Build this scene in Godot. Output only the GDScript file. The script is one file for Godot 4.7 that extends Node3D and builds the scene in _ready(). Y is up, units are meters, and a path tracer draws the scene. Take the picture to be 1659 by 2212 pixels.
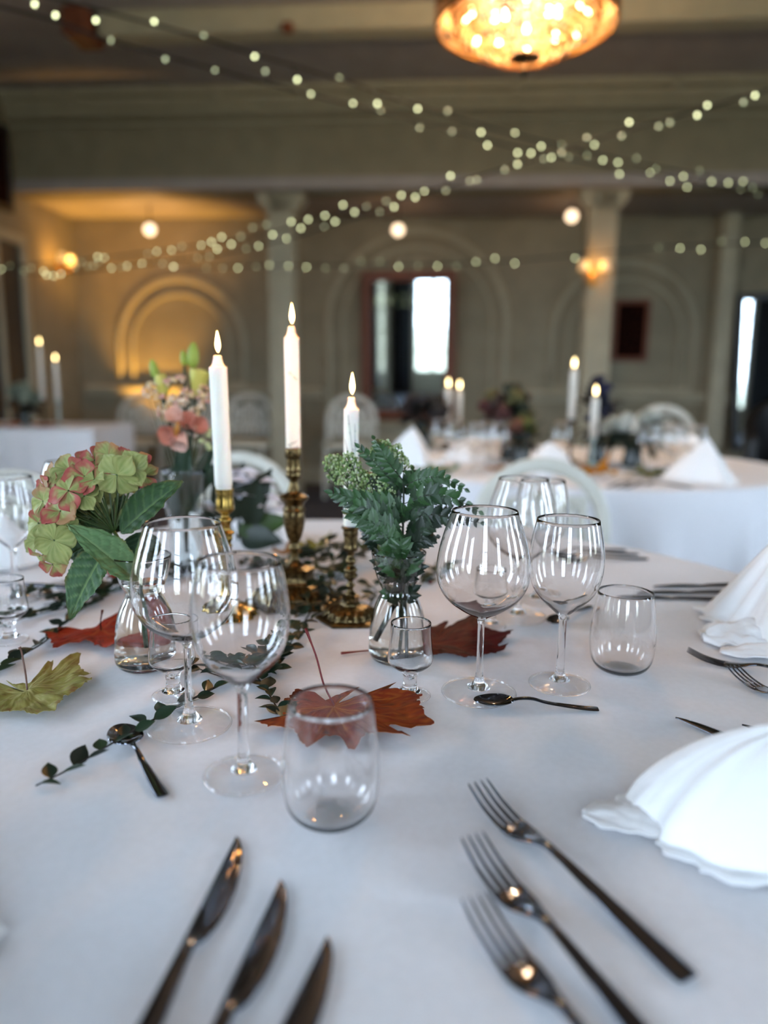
extends Node3D

func _ready() -> void:
	# ---- camera: 26 mm phone lens, 10 degrees down, a hair off level
	var cam := Camera3D.new()
	cam.name = "camera"
	cam.position = Vector3(0, 1.11, 0)
	cam.rotation_degrees = Vector3(-10, 0, 0.7)
	var at := CameraAttributesPhysical.new()
	at.frustum_focal_length = 17.34
	at.frustum_focus_distance = 0.84
	at.exposure_aperture = 1.25
	at.frustum_near = 0.02
	at.frustum_far = 200.0
	cam.attributes = at
	cam.fov = 69.37
	cam.near = 0.02
	cam.far = 200.0
	add_child(cam)
	cam.current = true
	# ---- overcast daylight, coming in through the windows behind the camera
	var sky := ProceduralSkyMaterial.new()
	sky.sky_top_color = Color(0.82, 0.905, 1.0)
	sky.sky_horizon_color = Color(0.86, 0.93, 1.0)
	sky.ground_bottom_color = Color(0.50, 0.53, 0.50)
	sky.ground_horizon_color = Color(0.60, 0.64, 0.62)
	sky.energy_multiplier = SKY
	var sk := Sky.new()
	sk.sky_material = sky
	var env := Environment.new()
	env.background_mode = Environment.BG_SKY
	env.sky = sk
	env.tonemap_mode = Environment.TONE_MAPPER_LINEAR
	env.tonemap_exposure = 2.6
	env.sdfgi_enabled = true
	env.ssao_enabled = true
	env.ssil_enabled = true
	var we := WorldEnvironment.new()
	we.name = "world_environment"
	we.environment = env
	add_child(we)
	noise_a.frequency = 1.0
	noise_a.seed = 3
	build_room()
	build_lamps()
	build_string_lights()
	build_table()
	build_glasses()
	build_candles()
	build_cutlery()
	build_napkins()
	build_leaves()
	build_vines()
	build_bouquets()
	build_background()

const SKY := 8.6
const LAMPS := 0.48   # all lamps at the scale of the sky's brightness; the exposure lifts both
const WARM := Color(1.0, 0.72, 0.40)

func omni(called: String, at: Vector3, c: Color, e: float, size: float, parent: Node = self) -> OmniLight3D:
	var l := OmniLight3D.new()
	l.light_color = c
	l.light_energy = e * LAMPS
	l.light_size = size
	l.omni_range = 14.0
	l.omni_attenuation = 2.0
	l.shadow_enabled = true
	l.name = called
	parent.add_child(l, true)
	l.position = at
	return l

# ---------------------------------------------------------------- helpers
var used := {}
var noise_a := FastNoiseLite.new()
var RT := Transform3D(Basis(Vector3.UP, deg_to_rad(-4.8)), Vector3.ZERO)   # the room stands turned to the table

func numbered(called: String) -> String:
	var n: int = used.get(called, 0)
	used[called] = n + 1
	return called if n == 0 else "%s_%03d" % [called, n]

func tag(o: Node, label: String, category := "", group := "", kind := "") -> Node:
	if label: o.set_meta("label", label)
	if category: o.set_meta("category", category)
	if group: o.set_meta("group", group)
	if kind: o.set_meta("kind", kind)
	return o

func thing(called: String, label: String, category: String, at := Vector3.ZERO, turn := 0.0, group := "") -> Node3D:
	var o := Node3D.new()
	o.name = numbered(called)
	add_child(o)
	o.position = at
	o.rotation.y = turn
	tag(o, label, category, group)
	return o

func part(called: String, mesh: Mesh, m: Material, parent: Node, xf := Transform3D.IDENTITY) -> MeshInstance3D:
	var o := MeshInstance3D.new()
	var n := 0
	var nm := called
	while parent.has_node(nm):
		n += 1
		nm = "%s_%03d" % [called, n]
	o.name = nm
	o.mesh = mesh
	o.material_override = m
	o.transform = xf
	parent.add_child(o, true)
	return o

# many alike parts: the caller counts them, so that no name is searched for
func piece(called: String, k: int, mesh: Mesh, m: Material, parent: Node, xf: Transform3D) -> MeshInstance3D:
	var o := MeshInstance3D.new()
	o.name = called if k == 0 else "%s_%03d" % [called, k]
	o.mesh = mesh
	o.material_override = m
	o.transform = xf
	parent.add_child(o, true)
	return o

func solo(called: String, mesh: Mesh, m: Material, label: String, category: String, xf := Transform3D.IDENTITY, group := "", kind := "") -> MeshInstance3D:
	var o := MeshInstance3D.new()
	o.name = numbered(called)
	o.mesh = mesh
	o.material_override = m
	o.transform = xf
	add_child(o)
	tag(o, label, category, group, kind)
	return o

func struct(called: String, mesh: Mesh, m: Material, label := "", xf := Transform3D.IDENTITY) -> MeshInstance3D:
	return solo(called, mesh, m, label, "", RT * xf, "", "structure")

func copy_of(root: Node3D, xf: Transform3D, label := "", group := "") -> Node3D:
	var r: Node3D = root.duplicate()
	var nm := String(root.name)
	if nm.length() > 4 and nm[-4] == "_" and nm.right(3).is_valid_int(): nm = nm.left(-4)
	r.name = numbered(nm)
	add_child(r)
	r.transform = xf
	if label: r.set_meta("label", label)
	if group: r.set_meta("group", group)
	return r

func T(p: Vector3, turn := 0.0, s := 1.0) -> Transform3D:
	return Transform3D(Basis(Vector3.UP, turn).scaled(Vector3(s, s, s)), p)

# a basis whose y axis is `up` and whose z axis is as near `fwd` as it can be
func frame(up: Vector3, fwd: Vector3) -> Basis:
	var y := up.normalized()
	var x := y.cross(fwd).normalized()
	return Basis(x, y, x.cross(y))

func curve(pts: Array, n: int) -> PackedVector3Array:
	var out := PackedVector3Array()
	var m := pts.size() - 1
	for i in n + 1:
		var t := float(i) / n * m
		var k := mini(int(t), m - 1)
		var f := t - k
		var a: Vector3 = pts[k]
		var b: Vector3 = pts[k + 1]
		var p: Vector3 = pts[k - 1] if k > 0 else a * 2.0 - b
		var q: Vector3 = pts[k + 2] if k + 2 <= m else b * 2.0 - a
		out.append(a.cubic_interpolate(b, p, q, f))
	return out

func curve2(pts: Array, n: int) -> PackedVector2Array:
	var v: Array = []
	for p in pts: v.append(Vector3(p[0], p[1], 0))
	var out := PackedVector2Array()
	for p in curve(v, n): out.append(Vector2(maxf(p.x, 0.0), p.y))
	return out

class Mb:
	var st := SurfaceTool.new()
	func _init() -> void:
		st.begin(Mesh.PRIMITIVE_TRIANGLES)
		st.set_smooth_group(0)
	func flat() -> Mb:
		st.set_smooth_group(-1)
		return self
	func smooth(g := 0) -> Mb:
		st.set_smooth_group(g)
		return self
	func col(c: Color) -> Mb:
		st.set_color(c)
		return self
	func tri(a: Vector3, b: Vector3, c: Vector3) -> void:   # counter-clockwise seen from outside
		st.add_vertex(a); st.add_vertex(c); st.add_vertex(b)
	func ctri(a: Vector3, b: Vector3, c: Vector3, ca: Color, cb: Color, cc: Color) -> void:
		st.set_color(ca); st.add_vertex(a)
		st.set_color(cc); st.add_vertex(c)
		st.set_color(cb); st.add_vertex(b)
	func quad(a: Vector3, b: Vector3, c: Vector3, d: Vector3) -> void:
		tri(a, b, c); tri(a, c, d)
	func otri(a: Vector3, b: Vector3, c: Vector3, ctr: Vector3) -> void:
		if (b - a).cross(c - a).dot((a + b + c) / 3.0 - ctr) < 0.0: tri(a, c, b)
		else: tri(a, b, c)
	func oquad(a: Vector3, b: Vector3, c: Vector3, d: Vector3, ctr: Vector3) -> void:
		otri(a, b, c, ctr); otri(a, c, d, ctr)
	func done() -> ArrayMesh:
		st.generate_normals()
		return st.commit()
	# a box with chamfered edges
	func box(c: Vector3, s: Vector3, b := 0.004, xf := Transform3D.IDENTITY) -> Mb:
		st.set_smooth_group(-1)
		var h := s / 2.0
		b = minf(b, minf(h.x, minf(h.y, h.z)) * 0.9)
		var ctr := xf * c
		var g := func(k: int, v: Vector3) -> Vector3:   # corner v (signs) belonging to the face across axis k
			var p := Vector3(v.x * (h.x - b), v.y * (h.y - b), v.z * (h.z - b))
			p[k] = v[k] * h[k]
			return xf * (c + p)
		for k in 3:
			var k1 := (k + 1) % 3
			var k2 := (k + 2) % 3
			for s1 in [-1.0, 1.0]:
				var q: Array = []
				for uv in [[-1.0, -1.0], [1.0, -1.0], [1.0, 1.0], [-1.0, 1.0]]:
					var v := Vector3.ZERO
					v[k] = s1; v[k1] = uv[0]; v[k2] = uv[1]
					q.append(g.call(k, v))
				oquad(q[0], q[1], q[2], q[3], ctr)
				for s2 in [-1.0, 1.0]:   # the edge between the faces k and k1
					var v0 := Vector3.ZERO
					v0[k] = s1; v0[k1] = s2; v0[k2] = -1.0
					var v1 := v0
					v1[k2] = 1.0
					oquad(g.call(k, v0), g.call(k, v1), g.call(k1, v1), g.call(k1, v0), ctr)
		for sx in [-1.0, 1.0]:
			for sy in [-1.0, 1.0]:
				for sz in [-1.0, 1.0]:
					var v := Vector3(sx, sy, sz)
					otri(g.call(0, v), g.call(1, v), g.call(2, v), ctr)
		return self
	func lathe(p: PackedVector2Array, seg := 32, xf := Transform3D.IDENTITY, flute := 0, depth := 0.0) -> Mb:
		st.set_smooth_group(0)
		var ring := func(i: int, j: int) -> Vector3:
			var a := TAU * (j % seg) / seg
			var r := p[i].x
			if flute: r *= 1.0 + depth * cos(a * flute)
			return xf * Vector3(r * cos(a), p[i].y, r * sin(a))
		for i in p.size() - 1:
			for j in seg:
				var a: Vector3 = ring.call(i, j)
				var b: Vector3 = ring.call(i + 1, j)
				var c: Vector3 = ring.call(i + 1, j + 1)
				var d: Vector3 = ring.call(i, j + 1)
				if p[i].x < 1e-6:
					if p[i + 1].x > 1e-6: tri(a, b, c)
				elif p[i + 1].x < 1e-6: tri(a, b, d)
				else: quad(a, b, c, d)
		return self
	# rads: one number, or Vector2(side, up) or a number for each point
	func tube(pts: PackedVector3Array, rads, seg := 8, up := Vector3.UP) -> Mb:
		st.set_smooth_group(0)
		var n := pts.size()
		var rings: Array = []
		for i in n:
			var t := (pts[mini(i + 1, n - 1)] - pts[maxi(i - 1, 0)]).normalized()
			var u := up
			if absf(t.dot(u)) > 0.95: u = Vector3.RIGHT if absf(t.x) < 0.9 else Vector3.BACK
			var s := t.cross(u).normalized()
			u = s.cross(t)
			var r = rads[i] if rads is Array else rads
			var r2: Vector2 = r if r is Vector2 else Vector2(r, r)
			var ring := PackedVector3Array()
			for j in seg:
				var a := TAU * j / seg
				ring.append(pts[i] + s * cos(a) * r2.x + u * sin(a) * r2.y)
			rings.append(ring)
		for i in n - 1:
			for j in seg:
				var k := (j + 1) % seg
				quad(rings[i][j], rings[i][k], rings[i + 1][k], rings[i + 1][j])
		for e in [0, n - 1]:
			var ring: PackedVector3Array = rings[e]
			for j in seg:
				var k := (j + 1) % seg
				if e == 0: tri(pts[0], ring[k], ring[j])
				else: tri(pts[e], ring[j], ring[k])
		return self
	func ball(c: Vector3, r: Vector3, seg := 12, rings := 8) -> Mb:
		st.set_smooth_group(0)
		var at := func(i: int, j: int) -> Vector3:
			var f := PI * i / rings
			var a := TAU * (j % seg) / seg
			return c + Vector3(sin(f) * cos(a) * r.x, -cos(f) * r.y, sin(f) * sin(a) * r.z)
		for i in rings:
			for j in seg:
				if i == 0: tri(at.call(0, 0), at.call(1, j), at.call(1, j + 1))
				elif i == rings - 1: tri(at.call(i, j), at.call(rings, 0), at.call(i, j + 1))
				else: quad(at.call(i, j), at.call(i + 1, j), at.call(i + 1, j + 1), at.call(i, j + 1))
		return self
	# a closed sheet: p is rows of points (nu+1 rows of nv+1), offset by `thick` on its back; colours optional
	func sheet(p: Array, thick: float, cols: Array = []) -> Mb:
		st.set_smooth_group(0)
		var nu := p.size() - 1
		var nv: int = p[0].size() - 1
		var q: Array = []
		for i in nu + 1:
			var row := PackedVector3Array()
			for j in nv + 1:
				var du: Vector3 = p[mini(i + 1, nu)][j] - p[maxi(i - 1, 0)][j]
				var dv: Vector3 = p[i][mini(j + 1, nv)] - p[i][maxi(j - 1, 0)]
				var n := du.cross(dv)
				n = n.normalized() if n.length() > 1e-12 else Vector3.UP
				row.append(p[i][j] - n * thick)
			q.append(row)
		var has := cols.size() > 0
		for i in nu:
			for j in nv:
				var a: Vector3 = p[i][j]; var b: Vector3 = p[i + 1][j]; var c: Vector3 = p[i + 1][j + 1]; var d: Vector3 = p[i][j + 1]
				var a2: Vector3 = q[i][j]; var b2: Vector3 = q[i + 1][j]; var c2: Vector3 = q[i + 1][j + 1]; var d2: Vector3 = q[i][j + 1]
				if has:
					var ca: Color = cols[i][j]; var cb: Color = cols[i + 1][j]; var cc: Color = cols[i + 1][j + 1]; var cd: Color = cols[i][j + 1]
					st.set_smooth_group(0)
					ctri(a, b, c, ca, cb, cc); ctri(a, c, d, ca, cc, cd)
					st.set_smooth_group(1)
					ctri(a2, c2, b2, ca, cc, cb); ctri(a2, d2, c2, ca, cd, cc)
				else:
					st.set_smooth_group(0)
					quad(a, b, c, d)
					st.set_smooth_group(1)
					quad(a2, d2, c2, b2)
		if has: st.set_color(cols[0][0])
		st.set_smooth_group(2)
		for i in nu:
			quad(p[i][0], q[i][0], q[i + 1][0], p[i + 1][0])
			quad(p[i][nv], p[i + 1][nv], q[i + 1][nv], q[i][nv])
		for j in nv:
			quad(p[0][j], p[0][j + 1], q[0][j + 1], q[0][j])
			quad(p[nu][j], q[nu][j], q[nu][j + 1], p[nu][j + 1])
		return self
	func prism(poly: PackedVector2Array, y0: float, y1: float, xf := Transform3D.IDENTITY) -> Mb:
		st.set_smooth_group(-1)
		var pts := poly.duplicate()
		var area := 0.0
		for i in pts.size(): area += pts[i].cross(pts[(i + 1) % pts.size()])
		if area < 0.0: pts.reverse()
		var ids := Geometry2D.triangulate_polygon(pts)
		var P := func(k: int, y: float) -> Vector3: return xf * Vector3(pts[k].x, y, -pts[k].y)
		for k in range(0, ids.size(), 3):
			var a := pts[ids[k]]; var b := pts[ids[k + 1]]; var c := pts[ids[k + 2]]
			var o := [ids[k], ids[k + 1], ids[k + 2]] if (b - a).cross(c - a) > 0.0 else [ids[k], ids[k + 2], ids[k + 1]]
			tri(P.call(o[0], y1), P.call(o[1], y1), P.call(o[2], y1))
			tri(P.call(o[0], y0), P.call(o[2], y0), P.call(o[1], y0))
		for i in pts.size():
			var j := (i + 1) % pts.size()
			quad(P.call(i, y0), P.call(j, y0), P.call(j, y1), P.call(i, y1))
		return self

func mat(c: Color, rough := 0.6, metal := 0.0, spec := 0.5) -> StandardMaterial3D:
	var m := StandardMaterial3D.new()
	m.albedo_color = c
	m.roughness = rough
	m.metallic = metal
	m.metallic_specular = spec
	return m

func lin(r: float, g: float, b: float) -> Color:
	return Color(r, g, b).linear_to_srgb()

func noise_tex(freq: float, ramp: Array, size := 256, kind := FastNoiseLite.TYPE_SIMPLEX_SMOOTH, sd := 1, octaves := 4) -> NoiseTexture2D:
	var n := FastNoiseLite.new()
	n.noise_type = kind
	n.frequency = freq
	n.seed = sd
	n.fractal_octaves = octaves
	var t := NoiseTexture2D.new()
	t.width = size
	t.height = size
	t.seamless = true
	t.noise = n
	var g := Gradient.new()
	var off := PackedFloat32Array()
	var cs := PackedColorArray()
	for i in ramp.size():
		off.append(ramp[i][0])
		cs.append(ramp[i][1])
	g.offsets = off
	g.colors = cs
	t.color_ramp = g
	return t

func normal_tex(freq: float, strength: float, size := 256, sd := 1, kind := FastNoiseLite.TYPE_SIMPLEX_SMOOTH) -> NoiseTexture2D:
	var n := FastNoiseLite.new()
	n.noise_type = kind
	n.frequency = freq
	n.seed = sd
	var t := NoiseTexture2D.new()
	t.width = size
	t.height = size
	t.seamless = true
	t.as_normal_map = true
	t.bump_strength = strength
	t.noise = n
	return t

# material whose colour varies by a triplanar noise in metres
func mottled(a: Color, b: Color, scale: float, rough := 0.7, bump := 0.0, sd := 1) -> StandardMaterial3D:
	var m := mat(Color.WHITE, rough)
	m.albedo_texture = noise_tex(0.02, [[0.25, a], [0.75, b]], 256, FastNoiseLite.TYPE_SIMPLEX_SMOOTH, sd)
	m.uv1_triplanar = true
	m.uv1_scale = Vector3(scale, scale, scale)
	if bump > 0.0:
		m.normal_enabled = true
		m.normal_texture = normal_tex(0.05, bump, 256, sd + 7)
	return m

func glass_mat(tint := Color(1, 1, 1, 0.0)) -> StandardMaterial3D:
	var m := StandardMaterial3D.new()
	m.albedo_color = tint
	m.roughness = 0.0
	m.transparency = BaseMaterial3D.TRANSPARENCY_ALPHA
	m.refraction_enabled = true
	m.refraction_scale = 0.05
	return m

func glow(c: Color, e: float) -> StandardMaterial3D:
	var m := mat(Color(0.9, 0.9, 0.9), 0.5)
	m.emission_enabled = true
	m.emission = c
	m.emission_energy_multiplier = e * LAMPS
	return m

# ---------------------------------------------------------------- the room (in its own axes: far wall across -z)
func wall_box(called: String, c: Vector3, s: Vector3, m: Material, label: String) -> MeshInstance3D:
	return struct(called, Mb.new().box(c, s, 0.004).done(), m, label)

func build_room() -> void:
	var cream := mottled(Color(0.51, 0.483, 0.405), Color(0.54, 0.51, 0.43), 0.6, 0.75)
	var trim := mottled(Color(0.62, 0.595, 0.51), Color(0.65, 0.62, 0.53), 0.8, 0.55)
	var ceil_m := mottled(Color(0.60, 0.57, 0.56), Color(0.63, 0.60, 0.585), 0.5, 0.8)
	var floor_m := mottled(Color(0.17, 0.18, 0.225), Color(0.225, 0.23, 0.27), 3.0, 0.85, 2.0)
	var wood := mottled(Color(0.36, 0.175, 0.09), Color(0.47, 0.245, 0.125), 5.0, 0.5)
	# shell: x -4.05..6.0, z -8..3.3, height 3.62; the recess beyond z -6.94 is 2.78 high
	wall_box("floor", Vector3(0.975, -0.05, -2.35), Vector3(10.25, 0.1, 11.5), floor_m, "dark blue-grey floor of the banquet room")
	wall_box("ceiling", Vector3(0.975, 3.67, -1.77), Vector3(10.25, 0.1, 10.34), ceil_m, "dim brown plaster ceiling above the tables")
	wall_box("ceiling_recess", Vector3(0.975, 2.83, -7.47), Vector3(10.25, 0.1, 1.26), ceil_m, "lower dim ceiling over the recess behind the columns")
	wall_box("wall_far", Vector3(0.975, 1.4, -8.1), Vector3(10.25, 2.8, 0.2), cream, "cream far wall with arched panel mouldings")
	wall_box("wall_beam", Vector3(0.975, 3.2, -7.04), Vector3(10.25, 0.86, 0.2), cream, "cream wall above the columns, under the cornice")
	# cornice: stepped profile along the beam
	var co := Mb.new()
	co.box(Vector3(0.975, 3.585, -6.85), Vector3(10.25, 0.07, 0.18), 0.01)
	co.box(Vector3(0.975, 3.515, -6.875), Vector3(10.25, 0.07, 0.13), 0.02)
	co.box(Vector3(0.975, 3.45, -6.895), Vector3(10.25, 0.06, 0.09), 0.02)
	co.box(Vector3(0.975, 3.35, -6.915), Vector3(10.25, 0.03, 0.05), 0.01)
	struct("trim_1", co.done(), trim, "stepped plaster cornice between ceiling and far beam")
	var br := Mb.new()
	for k in 7: br.box(Vector3(-3.4 + 1.3 * k, 3.55, -6.81), Vector3(0.06, 0.1, 0.1), 0.01)
	struct("trim_2", br.done(), trim, "small plaster brackets along the cornice")
	# beam across the ceiling, ending short of the left wall
	var cb := Mb.new()
	cb.box(Vector3(1.75, 3.54, -5.54), Vector3(8.5, 0.17, 0.2), 0.02)
	struct("trim_3", cb.done(), trim, "cream ceiling beam crossing above the chandelier")
	var cap := Mb.new()
	cap.box(Vector3(-2.62, 3.53, -5.5), Vector3(0.2, 0.2, 0.3), 0.03)
	struct("trim_4", cap.done(), wood, "dark bracket at the left end of the ceiling beam")
	var stub := Mb.new()
	for x in [-1.15, 0.02]: stub.box(Vector3(x, 3.46, -5.42), Vector3(0.07, 0.06, 0.06), 0.01)
	struct("trim_5", stub.done(), wood, "dark hooks under the ceiling beam")
	# columns with flared heads
	for k in 2:
		var x: float = [-1.555, 1.315][k]
		var c := Mb.new()
		c.box(Vector3(x, 1.385, -7.04), Vector3(0.25, 2.77, 0.2), 0.015)
		c.box(Vector3(x, 0.08, -7.04), Vector3(0.31, 0.16, 0.25), 0.015)
		var g := PackedVector2Array([Vector2(-0.125, 0), Vector2(-0.15, 0.03), Vector2(-0.21, 0.1), Vector2(-0.21, 0.16), Vector2(0.21, 0.16), Vector2(0.21, 0.1), Vector2(0.15, 0.03), Vector2(0.125, 0)])
		c.prism(g, -0.1, 0.1, Transform3D(Basis(Vector3.RIGHT, PI / 2), Vector3(x, 2.61, -7.04)))
		struct("column" if k == 0 else "column_001", c.done(), trim, ["cream square column left of the tall mirror", "cream square column beside the dark painting"][k])
	# mouldings on the far wall: arches, dado rail, skirting
	var arches := [[-0.35, 0.94, 1.70, 0.94, 0.0], [-2.9, 0.70, 1.46, 0.70, 1.02], [1.78, 0.72, 1.62, 0.70, 1.02]]
	for k in 3:
		var a: Array = arches[k]
		var mo := Mb.new()
		for inner in 2:
			var r: float = a[1] - 0.16 * inner
			var ry: float = a[3] - 0.16 * inner
			var pts := PackedVector3Array()
			var low: float = a[4] + 0.04 + 0.0 * inner
			pts.append(Vector3(a[0] - r, low, -7.99))
			for i in 25:
				var f := PI - PI * i / 24.0
				pts.append(Vector3(a[0] + cos(f) * r, a[2] + sin(f) * ry, -7.99))
			pts.append(Vector3(a[0] + r, low, -7.99))
			if a[4] > 0.5: pts.append(Vector3(a[0] - r, low, -7.99))
			mo.tube(pts, Vector2(0.03 - 0.012 * inner, 0.016), 8, Vector3.BACK)
		struct("trim_%d" % (6 + k), mo.done(), trim, ["arched wall moulding around the tall mirror", "arched wall moulding left of the left column", "arched wall moulding behind the right column"][k])
	var dado := Mb.new()
	for seg in [[-4.0, -1.35], [0.65, 5.9]]:
		dado.box(Vector3((seg[0] + seg[1]) / 2, 1.0, -7.97), Vector3(seg[1] - seg[0], 0.07, 0.07), 0.02)
		dado.box(Vector3((seg[0] + seg[1]) / 2, 0.94, -7.985), Vector3(seg[1] - seg[0], 0.04, 0.04), 0.01)
	struct("trim_9", dado.done(), trim, "dado rail along the far wall")
	wall_box("baseboard_far", Vector3(0.975, 0.09, -7.98), Vector3(10.1, 0.18, 0.05), trim, "cream skirting along the far wall")
	# left: doorway and pilaster
	wall_box("door_1", Vector3(-4.04, 1.16, -6.4), Vector3(0.06, 2.3, 0.95), mottled(Color(0.10, 0.12, 0.15), Color(0.14, 0.16, 0.19), 2.0, 0.4), "dark double door in the left wall")
	var df := Mb.new()
	df.box(Vector3(-4.02, 2.36, -6.4), Vector3(0.1, 0.1, 1.1), 0.01)
	for z in [-5.89, -6.91]: df.box(Vector3(-4.02, 1.16, z), Vector3(0.1, 2.32, 0.09), 0.01)
	df.box(Vector3(-4.0, 1.16, -6.5), Vector3(0.03, 2.3, 0.05), 0.005)
	struct("trim_10", df.done(), trim, "cream door frame in the left wall")
	# right end of the recess
	wall_box("trim_11", Vector3(2.72, 1.4, -7.93), Vector3(0.16, 2.78, 0.14), trim, "cream pilaster left of the right-hand mirror")
	# windows: three openings behind the camera, three in each side wall
	var pane := StandardMaterial3D.new()
	pane.albedo_color = Color(1, 1, 1, 0.04)
	pane.transparency = BaseMaterial3D.TRANSPARENCY_ALPHA
	pane.roughness = 0.0
	var xs := [-3.0, 0.05, 3.15]
	window_wall("wall_window_side", Transform3D(Basis.IDENTITY, Vector3(0, 0, 3.3)), -4.15, 6.1, xs, cream, trim, pane, "cream wall with tall windows behind the camera")
	window_wall("wall_left", Transform3D(Basis(Vector3.UP, -PI / 2), Vector3(-4.05, 0, 0)), -8.1, 3.3, LEFT_WINDOWS, cream, trim, pane, "cream left wall beside the dark doorway")
	window_wall("wall_right", Transform3D(Basis(Vector3.UP, PI / 2), Vector3(6.0, 0, 0)), -3.3, 8.1, RIGHT_WINDOWS, cream, trim, pane, "cream right wall of the room")
	# dark drapes beside the windows: the tall mirror shows them
	var drape := mat(Color(0.045, 0.055, 0.075), 0.9)
	var dk := 0
	for q in [[-3.78, 3.22, 0.0, 0.50], [-1.95, 3.22, 0.0, 1.05], [-0.95, 3.22, 0.0, 0.9], [1.0, 3.22, 0.0, 0.8], [2.2, 3.22, 0.0, 0.8], [4.1, 3.22, 0.0, 0.8], [-3.97, 1.52, PI / 2, 0.5]]:
		var sh: Array = []
		for i in 2:
			var row := PackedVector3Array()
			for j in 61:
				var u := j / 60.0 - 0.5
				row.append(Vector3(u * q[3], 0.04 + 3.3 * i, 0.035 * sin(u * q[3] * 55.0)))
			sh.append(row)
		solo("curtain", Mb.new().sheet(sh, 0.004).done(), drape, "dark drape " + ["in the left rear corner of the room", "right of the left rear window", "left of the middle rear window", "right of the middle rear window", "left of the right rear window", "right of the right rear window", "on the left wall before its rear window"][dk], "curtain", RT * T(Vector3(q[0], 0, q[1]), q[2]), "dark drapes outside the frame")
		dk += 1
	# paintings and mirrors
	var paint := mottled(Color(0.05, 0.035, 0.035), Color(0.19, 0.085, 0.055), 4.0, 0.95)
	paint.metallic_specular = 0.1
	var p1 := thing("painting", "dark portrait painting in a wooden frame right of the column", "painting")
	p1.transform = RT * T(Vector3(1.845, 1.655, -7.98))
	picture(p1, 0.37, 0.62, 0.05, wood, paint, 0.03)
	var p2 := thing("painting", "dark picture at the upper left, cut by the frame edge", "painting")
	p2.transform = RT * Transform3D(Basis(Vector3.UP, PI / 2), Vector3(-4.01, 2.95, -6.37))
	picture(p2, 0.90, 0.74, 0.06, mat(Color(0.07, 0.065, 0.07), 0.5), paint, 0.04)
	var mir := mat(Color(0.78, 0.82, 0.84), 0.02, 1.0)
	var m1 := thing("wall_mirror", "tall mirror in a dark red-brown wooden frame under the arch", "mirror")
	m1.transform = RT * Transform3D(Basis.from_euler(Vector3(0.035, MIRROR_YAW, 0.0)), Vector3(-0.435, 1.47, -7.9))
	picture(m1, 0.99, 1.52, 0.105, wood, mir, 0.06)
	var man := solo("mantel_shelf", Mb.new().box(Vector3(-0.435, 0.66, -7.87), Vector3(1.3, 0.06, 0.24), 0.01).box(Vector3(-0.435, 0.31, -7.91), Vector3(1.1, 0.63, 0.16), 0.01).done(), trim, "cream mantel carrying the tall framed mirror", "mantel", RT)
	var m2 := thing("wall_mirror", "dark framed tall mirror at the right edge of the far wall", "mirror")
	m2.transform = RT * Transform3D(Basis.from_euler(Vector3(0.0, -0.153, 0.04)), Vector3(3.33, 1.25, -7.8))
	picture(m2, 0.95, 1.55, 0.07, mat(Color(0.035, 0.04, 0.05), 0.35), mir, 0.06)

const MIRROR_YAW := -0.112
const LEFT_WINDOWS := [-2.3, -0.3, 2.28]
const RIGHT_WINDOWS := [-1.6, 0.7, 3.2]
var windows_made := 0

# a wall along x, its outer side towards +z, with tall windows centred at xs
func window_wall(called: String, xf: Transform3D, x0: float, x1: float, xs: Array, m: Material, trim: Material, pane: Material, label: String) -> void:
	var wm := Mb.new()
	var w := 0.98
	var lo := 0.55
	var hi := 3.2
	wm.box(Vector3((x0 + x1) / 2, lo / 2 - 0.02, 0.1), Vector3(x1 - x0, lo + 0.04, 0.2), 0.004)
	wm.box(Vector3((x0 + x1) / 2, (hi + 3.72) / 2, 0.1), Vector3(x1 - x0, 3.72 - hi, 0.2), 0.004)
	var edge := x0
	for k in xs.size() + 1:
		var nxt: float = xs[k] - w / 2 if k < xs.size() else x1
		wm.box(Vector3((edge + nxt) / 2, (lo + hi) / 2, 0.1), Vector3(nxt - edge, hi - lo, 0.2), 0.004)
		if k < xs.size(): edge = xs[k] + w / 2
	struct(called, wm.done(), m, label, xf)
	for x: float in xs:
		var f := Mb.new()
		for s in [-1, 1]: f.box(Vector3(x + s * (w / 2 - 0.03), (lo + hi) / 2, 0.08), Vector3(0.06, hi - lo, 0.08), 0.005)
		f.box(Vector3(x, (lo + hi) / 2, 0.08), Vector3(0.07, hi - lo, 0.07), 0.005)
		for j in 6: f.box(Vector3(x, lo + 0.03 + (hi - lo - 0.06) * j / 5.0, 0.08), Vector3(w, 0.06 if j in [0, 5] else 0.035, 0.06), 0.005)
		windows_made += 1
		var fr := struct("window_%d" % windows_made, f.done(), trim, "tall white window with glazing bars outside the frame", xf)
		part("pane", Mb.new().box(Vector3(x, (lo + hi) / 2, 0.08), Vector3(w - 0.1, hi - lo - 0.1, 0.006), 0.001).done(), pane, fr)

func picture(root: Node3D, w: float, h: float, fw: float, frame_m: Material, face_m: Material, deep: float) -> void:
	var f := Mb.new()
	for s in [-1, 1]:
		f.box(Vector3(s * (w - fw) / 2, 0, 0), Vector3(fw, h, deep), 0.012)
		f.box(Vector3(0, s * (h - fw) / 2, 0), Vector3(w, fw, deep * 0.96), 0.012)
	part("frame", f.done(), frame_m, root)
	part("face", Mb.new().box(Vector3.ZERO, Vector3(w - fw, h - fw, deep * 0.4), 0.001).done(), face_m, root)

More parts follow.
